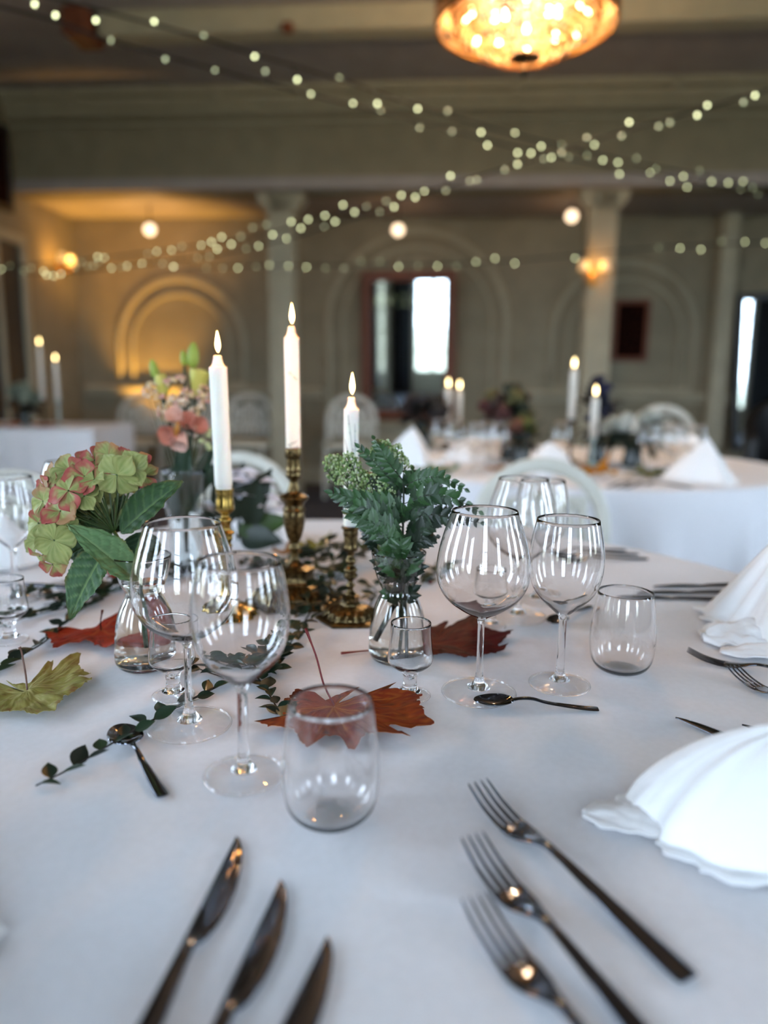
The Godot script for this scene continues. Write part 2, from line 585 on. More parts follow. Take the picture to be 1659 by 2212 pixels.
# ---------------------------------------------------------------- lamps
func build_lamps() -> void:
	var brass := mat(Color(0.72, 0.52, 0.24), 0.3, 1.0)
	# chandelier
	var ch := thing("chandelier", "large round chandelier of golden crystal beads glowing above the room", "chandelier", Vector3(0.65, 2.868, -3.894))
	var bead := mat(Color.WHITE, 0.12)
	bead.vertex_color_use_as_albedo = true
	bead.backlight_enabled = true
	bead.backlight = Color(0.9, 0.9, 0.9)
	var bm := Mb.new().ball(Vector3.ZERO, Vector3(0.011, 0.012, 0.011), 6, 4).done()
	var spots: Array = []
	for i in 13:            # bowl of bead rows
		var f := PI / 2 * (i + 0.3) / 13.0
		var r := 0.353 * cos(f)
		var n := maxi(5, int(TAU * r / 0.0225))
		for j in n:
			var a := TAU * (j + 0.5 * (i % 2)) / n
			spots.append(Vector3(r * cos(a), -0.218 * sin(f), r * sin(a)))
	for i in 7:             # upright strands of the upper ring
		for j in 128:
			var a := TAU * (j + 0.5 * (i % 2)) / 128
			spots.append(Vector3(0.425 * cos(a), -0.06 + 0.024 * i, 0.425 * sin(a)))
	for i in 22:            # tent of strands to the top
		var n := 90 - i * 3
		for j in n:
			var a := TAU * j / n
			var r := lerpf(0.42, 0.08, float(i) / 21.0)
			spots.append(Vector3(r * cos(a), 0.10 + 0.46 * pow(i / 21.0, 1.3), r * sin(a)))
	var mm := MultiMesh.new()
	mm.transform_format = MultiMesh.TRANSFORM_3D
	mm.use_colors = true
	mm.mesh = bm
	mm.instance_count = spots.size()
	for i in spots.size():
		mm.set_instance_transform(i, Transform3D(Basis(Vector3.UP, i * 1.7), spots[i]))
		var v := clampf(0.62 + 0.9 * noise_a.get_noise_3dv(spots[i] * 26.0) + 0.25 * sin(i * 12.9), 0.12, 1.0)   # clear and amber crystals mixed
		mm.set_instance_color(i, Color(0.50 * v, 0.255 * v, 0.075 * v).lerp(Color(0.60, 0.45, 0.26), 0.35 * v * v))
	var mi := MultiMeshInstance3D.new()
	mi.name = "crystal_beads"
	mi.multimesh = mm
	mi.material_override = bead
	mi.set_meta("kind", "stuff")
	ch.add_child(mi)
	var fr := Mb.new()
	for y in [-0.075, 0.105]:
		var pts := PackedVector3Array()
		for i in 49: pts.append(Vector3(0.425 * cos(TAU * i / 48), y, 0.425 * sin(TAU * i / 48)))
		fr.tube(pts, 0.009, 6)
	fr.tube(PackedVector3Array([Vector3(0, 0.5, 0), Vector3(0, 0.85, 0)]), 0.012, 8)
	fr.lathe(curve2([[0.0, 0.66], [0.06, 0.665], [0.06, 0.73], [0.01, 0.74], [0, 0.74]], 12), 16)
	part("frame", fr.done(), brass, ch)
	part("finial", Mb.new().lathe(curve2([[0, -0.31], [0.012, -0.29], [0.007, -0.25], [0.012, -0.225], [0.07, -0.213], [0.06, -0.205], [0, -0.203]], 24), 20).done(), mat(Color(0.05, 0.035, 0.03), 0.4, 0.6), ch)
	var bulb := Mb.new().lathe(curve2([[0, -0.03], [0.014, -0.02], [0.018, 0.0], [0.008, 0.04], [0, 0.055]], 12), 12).done()
	var bg := glow(Color(1.0, 0.82, 0.55), 20.0)
	for k in 20:   # small lamps in two rings among the beads
		var outer_ring := k >= 8
		var a := TAU * k / (12.0 if outer_ring else 8.0) + 0.2
		var p := Vector3(0.285 * cos(a), -0.035 - 0.03 * (k % 2), 0.285 * sin(a)) if outer_ring else Vector3(0.15 * cos(a), -0.03 + 0.05 * (k % 2), 0.15 * sin(a))
		part("bulb", bulb, bg, ch, T(p, 0.0, 0.55))
		if not outer_ring and k % 2 == 1: omni("bulb_light", p + Vector3(0, 0.03, 0), Color(1.0, 0.85, 0.66), CHANDELIER / 4.0, 0.05, ch)
	# white globe pendants of the recess
	var gl := glow(Color(1.0, 0.86, 0.70), 2.2)
	var pend := [[305, 512], [860, 523], [1225, 497]]
	var pos := [Vector3(-2.98, 2.56, -7.45), Vector3(-0.523, 2.545, -7.45), Vector3(1.111, 2.66, -7.45)]
	for k in 3:
		var p := thing("pendant_lamp", ["white globe pendant lamp nearest the left wall", "white globe pendant lamp above the tall mirror", "white globe pendant lamp left of the right column"][k], "lamp", RT * pos[k], 0.0, "globe pendants of the recess")
		part("globe", Mb.new().ball(Vector3.ZERO, Vector3(0.055, 0.055, 0.055), 20, 12).done(), gl, p)
		part("cord", Mb.new().tube(PackedVector3Array([Vector3(0, 0.05, 0), Vector3(0, 2.78 - pos[k].y, 0)]), 0.006, 6).lathe(PackedVector2Array([Vector2(0, 0.05), Vector2(0.03, 0.05), Vector2(0.02, 0.085), Vector2(0, 0.09)]), 12).done(), mat(Color(0.15, 0.13, 0.12), 0.5), p)
		omni("globe_light", Vector3.ZERO, Color(1.0, 0.74, 0.48), 0.16 if k == 0 else 0.03, 0.05, p)
	# wall lamps with two small shades
	var shade := glow(Color(1.0, 0.72, 0.25), 0.6)
	var sc := [[Vector3(-3.97, 2.29, -7.5), PI / 2, "brass wall lamp glowing on the left end of the recess", 0.10], [Vector3(1.23, 2.12, -6.90), 0.0, "brass wall lamp with two yellow shades on the right column", 0.05]]
	for s in sc:
		var p := thing("wall_lamp", s[2], "wall lamp")
		p.transform = RT * T(s[0], s[1])
		var arm := Mb.new()
		arm.box(Vector3(0, -0.1, 0.0), Vector3(0.06, 0.14, 0.03), 0.01)
		for x in [-0.09, 0.09]:
			arm.tube(curve([Vector3(0, -0.1, 0.02), Vector3(x * 0.6, -0.12, 0.07), Vector3(x, -0.05, 0.09)], 8), 0.006, 6)
		part("arm", arm.done(), brass, p)
		for x in [-0.09, 0.09]:
			part("lamp_shade", Mb.new().lathe(PackedVector2Array([Vector2(0.045, -0.04), Vector2(0.03, 0.045), Vector2(0.027, 0.045), Vector2(0.042, -0.04), Vector2(0.045, -0.04)]), 16, T(Vector3(x, 0, 0.09))).done(), shade, p)
		omni("wall_lamp_light", Vector3(0, 0.0, 0.11), Color(1.0, 0.70, 0.32), s[3], 0.05, p)
	# uplighter standing on the floor behind the left tables
	var up := thing("floor_uplighter", "small floor uplighter washing the left arch with yellow light", "lamp", RT * Vector3(-3.2, 0.0, -7.62))
	part("body", Mb.new().lathe(curve2([[0, 0], [0.09, 0.0], [0.09, 0.02], [0.05, 0.05], [0.06, 0.16], [0.055, 0.16], [0.045, 0.1], [0, 0.1]], 24), 20).done(), mat(Color(0.05, 0.05, 0.05), 0.4), up)
	part("lamp_disc", Mb.new().lathe(PackedVector2Array([Vector2(0, 0.12), Vector2(0.046, 0.12), Vector2(0.046, 0.125), Vector2(0, 0.125)]), 16).done(), glow(Color(1.0, 0.75, 0.3), 3.0), up)
	var sp := SpotLight3D.new()
	sp.name = "uplighter_light"
	sp.light_color = Color(1.0, 0.74, 0.30)
	sp.light_energy = 7.5 * LAMPS
	sp.light_size = 0.04
	sp.spot_angle = 30.0
	sp.spot_angle_attenuation = 0.8
	sp.spot_range = 12.0
	sp.spot_attenuation = 2.0
	sp.shadow_enabled = true
	up.add_child(sp)
	sp.position = Vector3(0, 0.14, 0)
	sp.rotation_degrees = Vector3(90, 0, 0)
	sp.rotate_x(deg_to_rad(-8))

const CHANDELIER := 3.1


# ---------------------------------------------------------------- the table
func cloth_mesh(R: float, top: float, drop: float, folds: int, amp: float, sd: int) -> ArrayMesh:
	var rows: Array = []
	var ns := 320 if sd == 1 else 200
	var nr := 110 if sd == 1 else 12
	for k in nr:
		var r := 0.001 + 0.995 * pow(k / float(nr - 1), 0.85)
		var row := PackedVector3Array()
		for j in ns + 1:
			var a := TAU * (ns - j) / ns
			var x := R * r * cos(a)
			var z := R * r * sin(a)
			row.append(Vector3(x, top - (cloth_dip(x, z) if sd == 1 else 0.0), z))
		rows.append(row)
	for k in 15:
		var t := k / 14.0
		var row := PackedVector3Array()
		for j in ns + 1:
			var a := TAU * (ns - j) / ns
			var nz := noise_a.get_noise_2d(cos(a) * 2.0 + sd, sin(a) * 2.0)
			var f := cos(a * folds + nz * 5.0) * amp * smoothstep(0.0, 0.8, t) + nz * amp * t
			var rr := R * 1.0 + 0.004 * sin(minf(t * 12.0, PI / 2)) + f + 0.03 * t
			row.append(Vector3(rr * cos(a), top - 0.006 - drop * t, rr * sin(a)))
		rows.append(row)
	return Mb.new().sheet(rows, 0.0015).done()

# pressed fold lines and shallow ripples of the cloth, in metres below its highest points
func cloth_dip(x: float, z: float) -> float:
	var d := 0.0007 + 0.0007 * noise_a.get_noise_2d(x * 4.0, z * 7.0) + 0.0004 * noise_a.get_noise_2d(x * 13.0 + 9.0, z * 20.0)
	for c in FOLDS:
		var t: float = x * c[0] + z * c[1] - c[2]
		d -= c[3] * exp(-t * t / 0.00003)
	return maxf(d, 0.0)

const FOLDS := [[0.944, 0.331, -0.079, 0.0008], [0.944, 0.331, 0.30, 0.0005], [-0.331, 0.944, 0.115, 0.0004], [-0.331, 0.944, 0.50, 0.0005]]

func cloth_mat(c: Color) -> StandardMaterial3D:
	var m := mat(Color.WHITE, 0.85)
	m.albedo_texture = noise_tex(0.03, [[0.2, c.darkened(0.015)], [0.8, c.lightened(0.01)]], 512, FastNoiseLite.TYPE_SIMPLEX_SMOOTH, 5, 5)
	m.uv1_triplanar = true
	m.uv1_world_triplanar = true
	m.uv1_scale = Vector3(5, 5, 5)
	m.normal_enabled = true
	m.normal_texture = normal_tex(0.006, 4.0, 512, 9)
	m.normal_scale = 0.25
	m.rim_enabled = true
	m.rim = 0.25
	return m

func build_table() -> void:
	var cm := cloth_mat(Color(0.90, 0.90, 0.915))
	var tc := solo("tablecloth", cloth_mesh(0.87, 0.75, 0.66, 26, 0.022, 1), cm, "white cloth on the round table in front, laid with glasses", "tablecloth", T(Vector3(-0.1, 0, -1.05)))

# ---------------------------------------------------------------- glasses and vases
# the closed outline of a vessel: outer side from `lo` up to the rim, round the rim and down the inner side to the axis
func vessel(outer: PackedVector2Array, wall: float, base: float) -> PackedVector2Array:
	var p := outer.duplicate()
	var n := outer.size()
	var inner := PackedVector2Array()
	for i in n:
		var t := (outer[mini(i + 1, n - 1)] - outer[maxi(i - 1, 0)]).normalized()
		var nrm := Vector2(-t.y, t.x)          # to the inner side, walking up the outer side
		var k := float(i) / (n - 1)
		var q := outer[i] + nrm * lerpf(base, wall, smoothstep(0.0, 0.55, k))
		if q.x > 0.0015: inner.append(q)
	p.append((outer[n - 1] + inner[inner.size() - 1]) / 2.0 + Vector2(0, 0.0005))
	for i in range(inner.size() - 1, -1, -1): p.append(inner[i])
	p.append(Vector2(0, inner[0].y - 0.0002))
	return p

func stemware(called: String, label: String, at: Vector3, foot: Array, stem: Array, bowl: Array, wall: float, base: float, group: String, seg := 64) -> Node3D:
	var root := thing(called, label, "glass", at + Vector3(0, 0.0004, 0), 0.0, group)
	part("bowl", Mb.new().lathe(vessel(curve2(bowl, 48), wall, base), seg).done(), solid, root)
	part("stem", Mb.new().lathe(curve2(stem, 24), seg).done(), solid, root)
	var f := PackedVector2Array([Vector2(0, 0.0)])
	f.append_array(curve2(foot, 30))
	part("foot", Mb.new().lathe(f, seg).done(), faint, root)
	rim_ring(root, foot[2][0] - 0.0006, 0.0013, 0.0012, seg, "foot_rim")
	return root

func rim_ring(root: Node3D, r: float, y: float, t: float, seg: int, called := "rim") -> void:
	var p := PackedVector2Array()
	for i in 9: p.append(Vector2(r + t * cos(TAU * i / 8), y + t * sin(TAU * i / 8)))
	part(called, Mb.new().lathe(p, seg).done(), solid, root)

var clear: StandardMaterial3D
var solid: StandardMaterial3D
var faint: StandardMaterial3D

func build_glasses() -> void:
	solid = glass_mat(Color(1.0, 1.0, 1.0, 0.0))
	clear = StandardMaterial3D.new()
	clear.albedo_color = Color(1.0, 1.0, 1.0, 0.0)
	clear.transparency = BaseMaterial3D.TRANSPARENCY_ALPHA
	clear.roughness = 0.0
	faint = clear.duplicate()
	faint.metallic_specular = 0.42
	var up := Vector3(0, 0.0004, 0)
	# balloon wine glass, 22 cm
	var big := stemware("wine_glass", "large round wine glass in front of the dark red leaf, beside the fern vase", Vector3(0.1141, 0.75, -0.8215), [[0.040, 0.0], [0.0428, 0.0004], [0.0435, 0.0012], [0.0425, 0.0021], [0.03, 0.0034], [0.016, 0.0052], [0.0095, 0.0075], [0.004, 0.0085]],
		[[0.0, 0.0062], [0.0125, 0.0064], [0.0118, 0.0085], [0.0082, 0.0125], [0.0056, 0.018], [0.0044, 0.024], [0.0039, 0.032], [0.0038, 0.06], [0.0039, 0.085]], [[0.0039, 0.085], [0.0052, 0.0905], [0.0105, 0.0945], [0.0245, 0.1022], [0.0405, 0.1145], [0.050, 0.129], [0.0537, 0.1455], [0.0522, 0.166], [0.0470, 0.188], [0.0418, 0.204], [0.0372, 0.218]], 0.0008, 0.0035, "red wine glasses")
	copy_of(big, T(Vector3(-0.2023, 0.75, -0.7297) + up), "large round wine glass holding window reflections left of the front wine glass")
	copy_of(big, T(Vector3(0.2107, 0.75, -1.1106) + up), "blurred large wine glass behind the fern vase's right-hand wine glasses")
	# white wine glass, 20 cm
	var small := stemware("wine_glass", "slim wine glass at the front, left of the stemless tumbler and red leaf", Vector3(-0.1264, 0.75, -0.6308), [[0.033, 0.0], [0.0358, 0.0004], [0.0365, 0.0012], [0.0355, 0.002], [0.025, 0.0032], [0.013, 0.0052], [0.008, 0.0072], [0.004, 0.008]],
		[[0.0, 0.0058], [0.0115, 0.006], [0.0108, 0.008], [0.0078, 0.0112], [0.0058, 0.0155], [0.0050, 0.022], [0.0047, 0.032], [0.0046, 0.055], [0.0047, 0.082]], [[0.0047, 0.082], [0.0058, 0.0865], [0.0105, 0.0915], [0.0205, 0.1005], [0.0325, 0.1125], [0.0403, 0.1285], [0.0438, 0.148], [0.0432, 0.165], [0.0405, 0.184], [0.0362, 0.204]], 0.0009, 0.003, "white wine glasses")
	copy_of(small, T(Vector3(0.2154, 0.75, -0.8489) + up), "slim wine glass standing left of the right stemless tumbler")
	copy_of(small, T(Vector3(0.259, 0.75, -1.1993) + up), "blurred slim wine glass on the far side of the table at right")
	copy_of(small, T(Vector3(-0.6007, 0.75, -1.1686) + up), "slim wine glass at the left edge, behind the small stemmed glass")
	copy_of(big, T(Vector3(-0.5432, 0.75, -1.2669) + up), "large wine glass hidden behind the pink green hydrangea")
	# stemless tumblers
	var tum := thing("tumbler", "stemless glass tumbler in front of the orange maple leaf", "glass", Vector3(-0.0413, 0.75, -0.5668) + up, 0.0, "stemless tumblers")
	part("body", Mb.new().lathe(vessel(curve2([[0.0, 0.0], [0.019, 0.0], [0.0245, 0.0008], [0.0315, 0.0052], [0.0368, 0.013], [0.0397, 0.026], [0.0407, 0.0405], [0.0398, 0.058], [0.0372, 0.081], [0.0338, 0.103]], 52), 0.0009, 0.004), 64).done(), solid, tum)
	copy_of(tum, T(Vector3(0.3051, 0.75, -0.8987) + up), "stemless glass tumbler at the right near the folded napkin")
	# small stemmed schnapps glasses
	var sch := stemware("schnapps_glass", "small stemmed schnapps glass in front of the fern vase", Vector3(0.0325, 0.75, -0.81), [[0.021, 0.0], [0.0232, 0.0005], [0.0238, 0.002], [0.022, 0.0036], [0.015, 0.0052], [0.0098, 0.0075], [0.004, 0.0085]], [[0.0, 0.0062], [0.0125, 0.0064], [0.0102, 0.009], [0.0086, 0.012], [0.0079, 0.0185], [0.0084, 0.024]],
		[[0.0084, 0.024], [0.0096, 0.0285], [0.0135, 0.0325], [0.0195, 0.0365], [0.0248, 0.0415], [0.0264, 0.0465], [0.0256, 0.056], [0.0236, 0.074], [0.0232, 0.089]], 0.0011, 0.0055, "small stemmed schnapps glasses", 48)
	copy_of(sch, T(Vector3(-0.5151, 0.75, -0.976) + up), "small stemmed schnapps glass at the left edge beside the green vine")
	copy_of(sch, T(Vector3(-0.2398, 0.75, -0.8021) + up), "small stemmed schnapps glass behind the left wine glass stem")
	copy_of(sch, T(Vector3(0.1606, 0.75, -1.0622) + up), "small stemmed schnapps glass behind the large wine glass and dark leaf")
	# waisted vases with water
	var wm := StandardMaterial3D.new()
	wm.albedo_color = Color(0.98, 1.0, 0.99, 0.0)
	wm.roughness = 0.0
	wm.transparency = BaseMaterial3D.TRANSPARENCY_ALPHA
	wm.refraction_enabled = true
	wm.refraction_scale = 0.033
	var outer := curve2([[0.0, 0.0], [0.026, 0.0], [0.033, 0.002], [0.0368, 0.008], [0.0378, 0.016], [0.0372, 0.03], [0.0357, 0.048], [0.0325, 0.066], [0.0275, 0.08], [0.0228, 0.0895], [0.0215, 0.095], [0.0232, 0.101], [0.0275, 0.109], [0.0315, 0.121], [0.034, 0.132], [0.0355, 0.144]], 64)
	var vase := thing("carafe_vase", "waisted glass vase of water holding fern and green umbels", "vase", Vector3(0.0198, 0.75, -0.9294) + up, 0.0, "waisted glass vases")
	part("body", Mb.new().lathe(vessel(outer, 0.0011, 0.005), 64).done(), solid, vase)
	var water := PackedVector2Array()
	for p in outer:
		if p.x > 0.02 and p.y > 0.0075 and p.y < 0.109: water.append(Vector2(p.x - 0.0015, p.y))
	water.insert(0, Vector2(water[0].x - 0.003, 0.0058))
	water.insert(0, Vector2(0, 0.0056))
	water.append(Vector2(0, water[water.size() - 1].y))
	part("water", Mb.new().lathe(water, 64).done(), wm, vase)
	copy_of(vase, T(Vector3(-0.3008, 0.75, -0.8948) + up), "waisted glass vase holding the hydrangea behind the left wine glasses")
	# straight glass behind, with the lisianthus
	var tall := thing("glass_vase", "straight glass vase holding yellow buds and pink flowers", "vase", Vector3(-0.3838, 0.75, -1.4086) + up)
	part("body", Mb.new().lathe(vessel(curve2([[0.0, 0.0], [0.028, 0.0], [0.0315, 0.003], [0.032, 0.02], [0.0335, 0.07], [0.038, 0.13], [0.044, 0.19]], 40), 0.0012, 0.006), 48).done(), solid, tall)
	part("water", Mb.new().lathe(PackedVector2Array([Vector2(0, 0.0075), Vector2(0.0295, 0.0075), Vector2(0.0303, 0.025), Vector2(0.0317, 0.07), Vector2(0.0337, 0.105), Vector2(0, 0.105)]), 48).done(), wm, tall)
	var low := thing("glass_vase", "low glass vase holding the white flowers behind the brass candlestick", "vase", Vector3(-0.3135, 0.75, -1.5589) + up)
	part("body", Mb.new().lathe(vessel(curve2([[0.0, 0.0], [0.025, 0.0], [0.03, 0.003], [0.03, 0.03], [0.028, 0.06], [0.03, 0.1]], 24), 0.0012, 0.006), 40).done(), clear, low)

# ---------------------------------------------------------------- candles
func loft_hex(mb: Mb, prof: Array, turn: float, sides := 6, at := Vector3.ZERO) -> void:   # prof: [radius, height] from the bottom up
	mb.smooth(-1)
	for i in prof.size() - 1:
		for j in sides:
			var a := TAU * j / sides + turn
			var b := TAU * (j + 1) / sides + turn
			var p: Array = prof[i]
			var q: Array = prof[i + 1]
			mb.quad(at + Vector3(p[0] * cos(a), p[1], -p[0] * sin(a)), at + Vector3(p[0] * cos(b), p[1], -p[0] * sin(b)), at + Vector3(q[0] * cos(b), q[1], -q[0] * sin(b)), at + Vector3(q[0] * cos(a), q[1], -q[0] * sin(a)))
	for e in [0, prof.size() - 1]:
		for j in sides:
			var a := TAU * j / sides + turn
			var b := TAU * (j + 1) / sides + turn
			var p: Array = prof[e]
			var u := at + Vector3(p[0] * cos(a), p[1], -p[0] * sin(a))
			var v := at + Vector3(p[0] * cos(b), p[1], -p[0] * sin(b))
			if e == 0: mb.tri(at + Vector3(0, p[1], 0), v, u)
			else: mb.tri(at + Vector3(0, p[1], 0), u, v)

func petals(mb: Mb, R0: float, y0: float, R1: float, y1: float, turn: float, sides: int, per: int) -> void:   # gadroons on the sloping faces
	for j in sides:
		var a := TAU * j / sides + turn
		var b := TAU * (j + 1) / sides + turn
		for k in per:
			var f := (k + 0.5) / per
			var lo := Vector3(cos(a), 0, -sin(a)).lerp(Vector3(cos(b), 0, -sin(b)), f)
			var w := (Vector3(cos(b), 0, -sin(b)) - Vector3(cos(a), 0, -sin(a))).length() / per * 0.46
			var pts := PackedVector3Array()
			var rad: Array = []
			for i in 7:
				var t := i / 6.0
				var r := lerpf(R0, R1, t)
				pts.append(lo * r + Vector3(0, lerpf(y0, y1, t), 0))
				rad.append(Vector2(w * r * (0.5 + 0.55 * sin(PI * (0.2 + 0.8 * t))), 0.0035 * R0 / 0.07 * sin(PI * (0.1 + 0.85 * t)) + 0.0003))
			var m := (lo * (R0 - R1)).normalized()
			mb.tube(pts, rad, 8, (Vector3(m.x, 0.8, m.z)).normalized())

func build_candles() -> void:
	var old := mat(Color.WHITE, 0.32, 1.0)
	old.albedo_texture = noise_tex(0.03, [[0.2, Color(0.25, 0.20, 0.135)], [0.55, Color(0.40, 0.34, 0.225)], [0.9, Color(0.56, 0.49, 0.34)]], 256, FastNoiseLite.TYPE_SIMPLEX_SMOOTH, 12)
	old.uv1_triplanar = true
	old.uv1_scale = Vector3(14, 14, 14)
	old.roughness = 0.30
	var shiny := mat(Color(0.66, 0.55, 0.30), 0.2, 1.0)
	var M := thing("candlestick", "tall brown brass candlestick with hexagonal base, middle of the three", "candlestick", Vector3(-0.1466, 0.75, -1.1876), 0.15, "brass candlesticks")
	var b := Mb.new()
	loft_hex(b, [[0.081, 0.0], [0.081, 0.004], [0.075, 0.006], [0.070, 0.010], [0.063, 0.019], [0.050, 0.026], [0.043, 0.029], [0.038, 0.031]], 0.0)
	part("base", b.done(), old, M)
	var gd := Mb.new()
	petals(gd, 0.070, 0.011, 0.046, 0.027, 0.0, 6, 4)
	part("gadroons", gd.done(), old, M)
	var bl := Mb.new()
	loft_hex(bl, [[0.037, 0.030], [0.037, 0.033], [0.033, 0.036], [0.031, 0.043], [0.033, 0.052], [0.034, 0.055], [0.02, 0.06]], 0.0)
	part("block", bl.done(), old, M)
	part("shaft", Mb.new().lathe(curve2([[0.0, 0.055], [0.016, 0.058], [0.012, 0.064], [0.007, 0.072], [0.0065, 0.082], [0.0095, 0.088], [0.0085, 0.094], [0.0078, 0.099], [0.0125, 0.109], [0.0168, 0.127], [0.0182, 0.143], [0.0170, 0.150], [0.0190, 0.153], [0.0165, 0.157], [0.0172, 0.164], [0.0236, 0.1715], [0.0228, 0.1745], [0.0125, 0.181], [0.0098, 0.187], [0.0072, 0.196], [0.0078, 0.202], [0.0135, 0.208], [0.0128, 0.214], [0.0138, 0.217], [0.0125, 0.222], [0.0122, 0.237], [0.0142, 0.240], [0.0142, 0.252], [0.0118, 0.2525], [0.0114, 0.24], [0.0, 0.24]], 110), 40).done(), old, M)
	var R := thing("candlestick", "short brass candlestick with petal base left of the fern vase", "candlestick", Vector3(-0.0497, 0.75, -1.0936), 0.05, "brass candlesticks")
	b = Mb.new()
	loft_hex(b, [[0.054, 0.0], [0.054, 0.003], [0.050, 0.0045], [0.044, 0.006], [0.040, 0.014], [0.030, 0.020], [0.022, 0.0225], [0.016, 0.0235]], 0.0)
	part("base", b.done(), old, R)
	gd = Mb.new()
	petals(gd, 0.046, 0.006, 0.029, 0.0205, 0.0, 6, 3)
	part("gadroons", gd.done(), old, R)
	bl = Mb.new()
	loft_hex(bl, [[0.0165, 0.023], [0.0155, 0.025], [0.0125, 0.028], [0.0125, 0.033], [0.0145, 0.0375], [0.008, 0.039]], 0.0)
	part("block", bl.done(), old, R)
	part("shaft", Mb.new().lathe(curve2([[0.0, 0.0385], [0.009, 0.039], [0.0048, 0.045], [0.005, 0.05], [0.0072, 0.053], [0.0045, 0.058], [0.005, 0.062], [0.0095, 0.0655], [0.0112, 0.069], [0.0085, 0.073], [0.0105, 0.078], [0.0055, 0.0835], [0.0048, 0.086], [0.0079, 0.090], [0.0075, 0.094], [0.0048, 0.099], [0.006, 0.105], [0.0105, 0.108], [0.0112, 0.113], [0.0105, 0.118], [0.0108, 0.137], [0.0142, 0.142], [0.0142, 0.1445], [0.0112, 0.145], [0.0108, 0.13], [0.0, 0.13]], 100), 36).done(), old, R)
	var L := thing("candlestick", "golden polished brass candlestick behind the two left wine glasses", "candlestick", Vector3(-0.2419, 0.75, -1.1091), 0.0, "brass candlesticks")
	b = Mb.new().lathe(curve2([[0.0, 0.0], [0.046, 0.0], [0.047, 0.004], [0.042, 0.009], [0.03, 0.014], [0.02, 0.018], [0.014, 0.026], [0.0, 0.026]], 40), 48, Transform3D.IDENTITY, 12, 0.07)
	part("base", b.done(), shiny, L)
	part("shaft", Mb.new().lathe(curve2([[0.0, 0.024], [0.0145, 0.025], [0.0125, 0.04], [0.0095, 0.075], [0.0085, 0.105], [0.0105, 0.109], [0.0075, 0.113], [0.0105, 0.12], [0.0105, 0.126], [0.0145, 0.130], [0.0075, 0.134], [0.0085, 0.144], [0.0105, 0.150], [0.006, 0.155], [0.0075, 0.159], [0.0135, 0.164], [0.0142, 0.172], [0.0132, 0.185], [0.0138, 0.196], [0.0136, 0.197], [0.0130, 0.197], [0.0128, 0.19], [0.0, 0.19]], 80), 40).done(), shiny, L)
	var wax := mat(Color(0.90, 0.90, 0.86), 0.42)
	wax.subsurf_scatter_enabled = true
	wax.subsurf_scatter_strength = 0.25
	candle("tall white taper candle in the middle brass candlestick, lit", Vector3(-0.1466, 0.75, -1.1876) + Vector3(0, 0.2405, 0), 0.0117, 0.183, wax, 1)
	candle("white taper candle with pressed grasses beside the fern, lit", Vector3(-0.0497, 0.75, -1.0936) + Vector3(0, 0.1305, 0), 0.0110, 0.187, wax, 2)
	candle("plain white taper candle in the golden left candlestick, lit", Vector3(-0.2419, 0.75, -1.1091) + Vector3(-0.001, 0.1905, 0), 0.0130, 0.185, wax, 0)

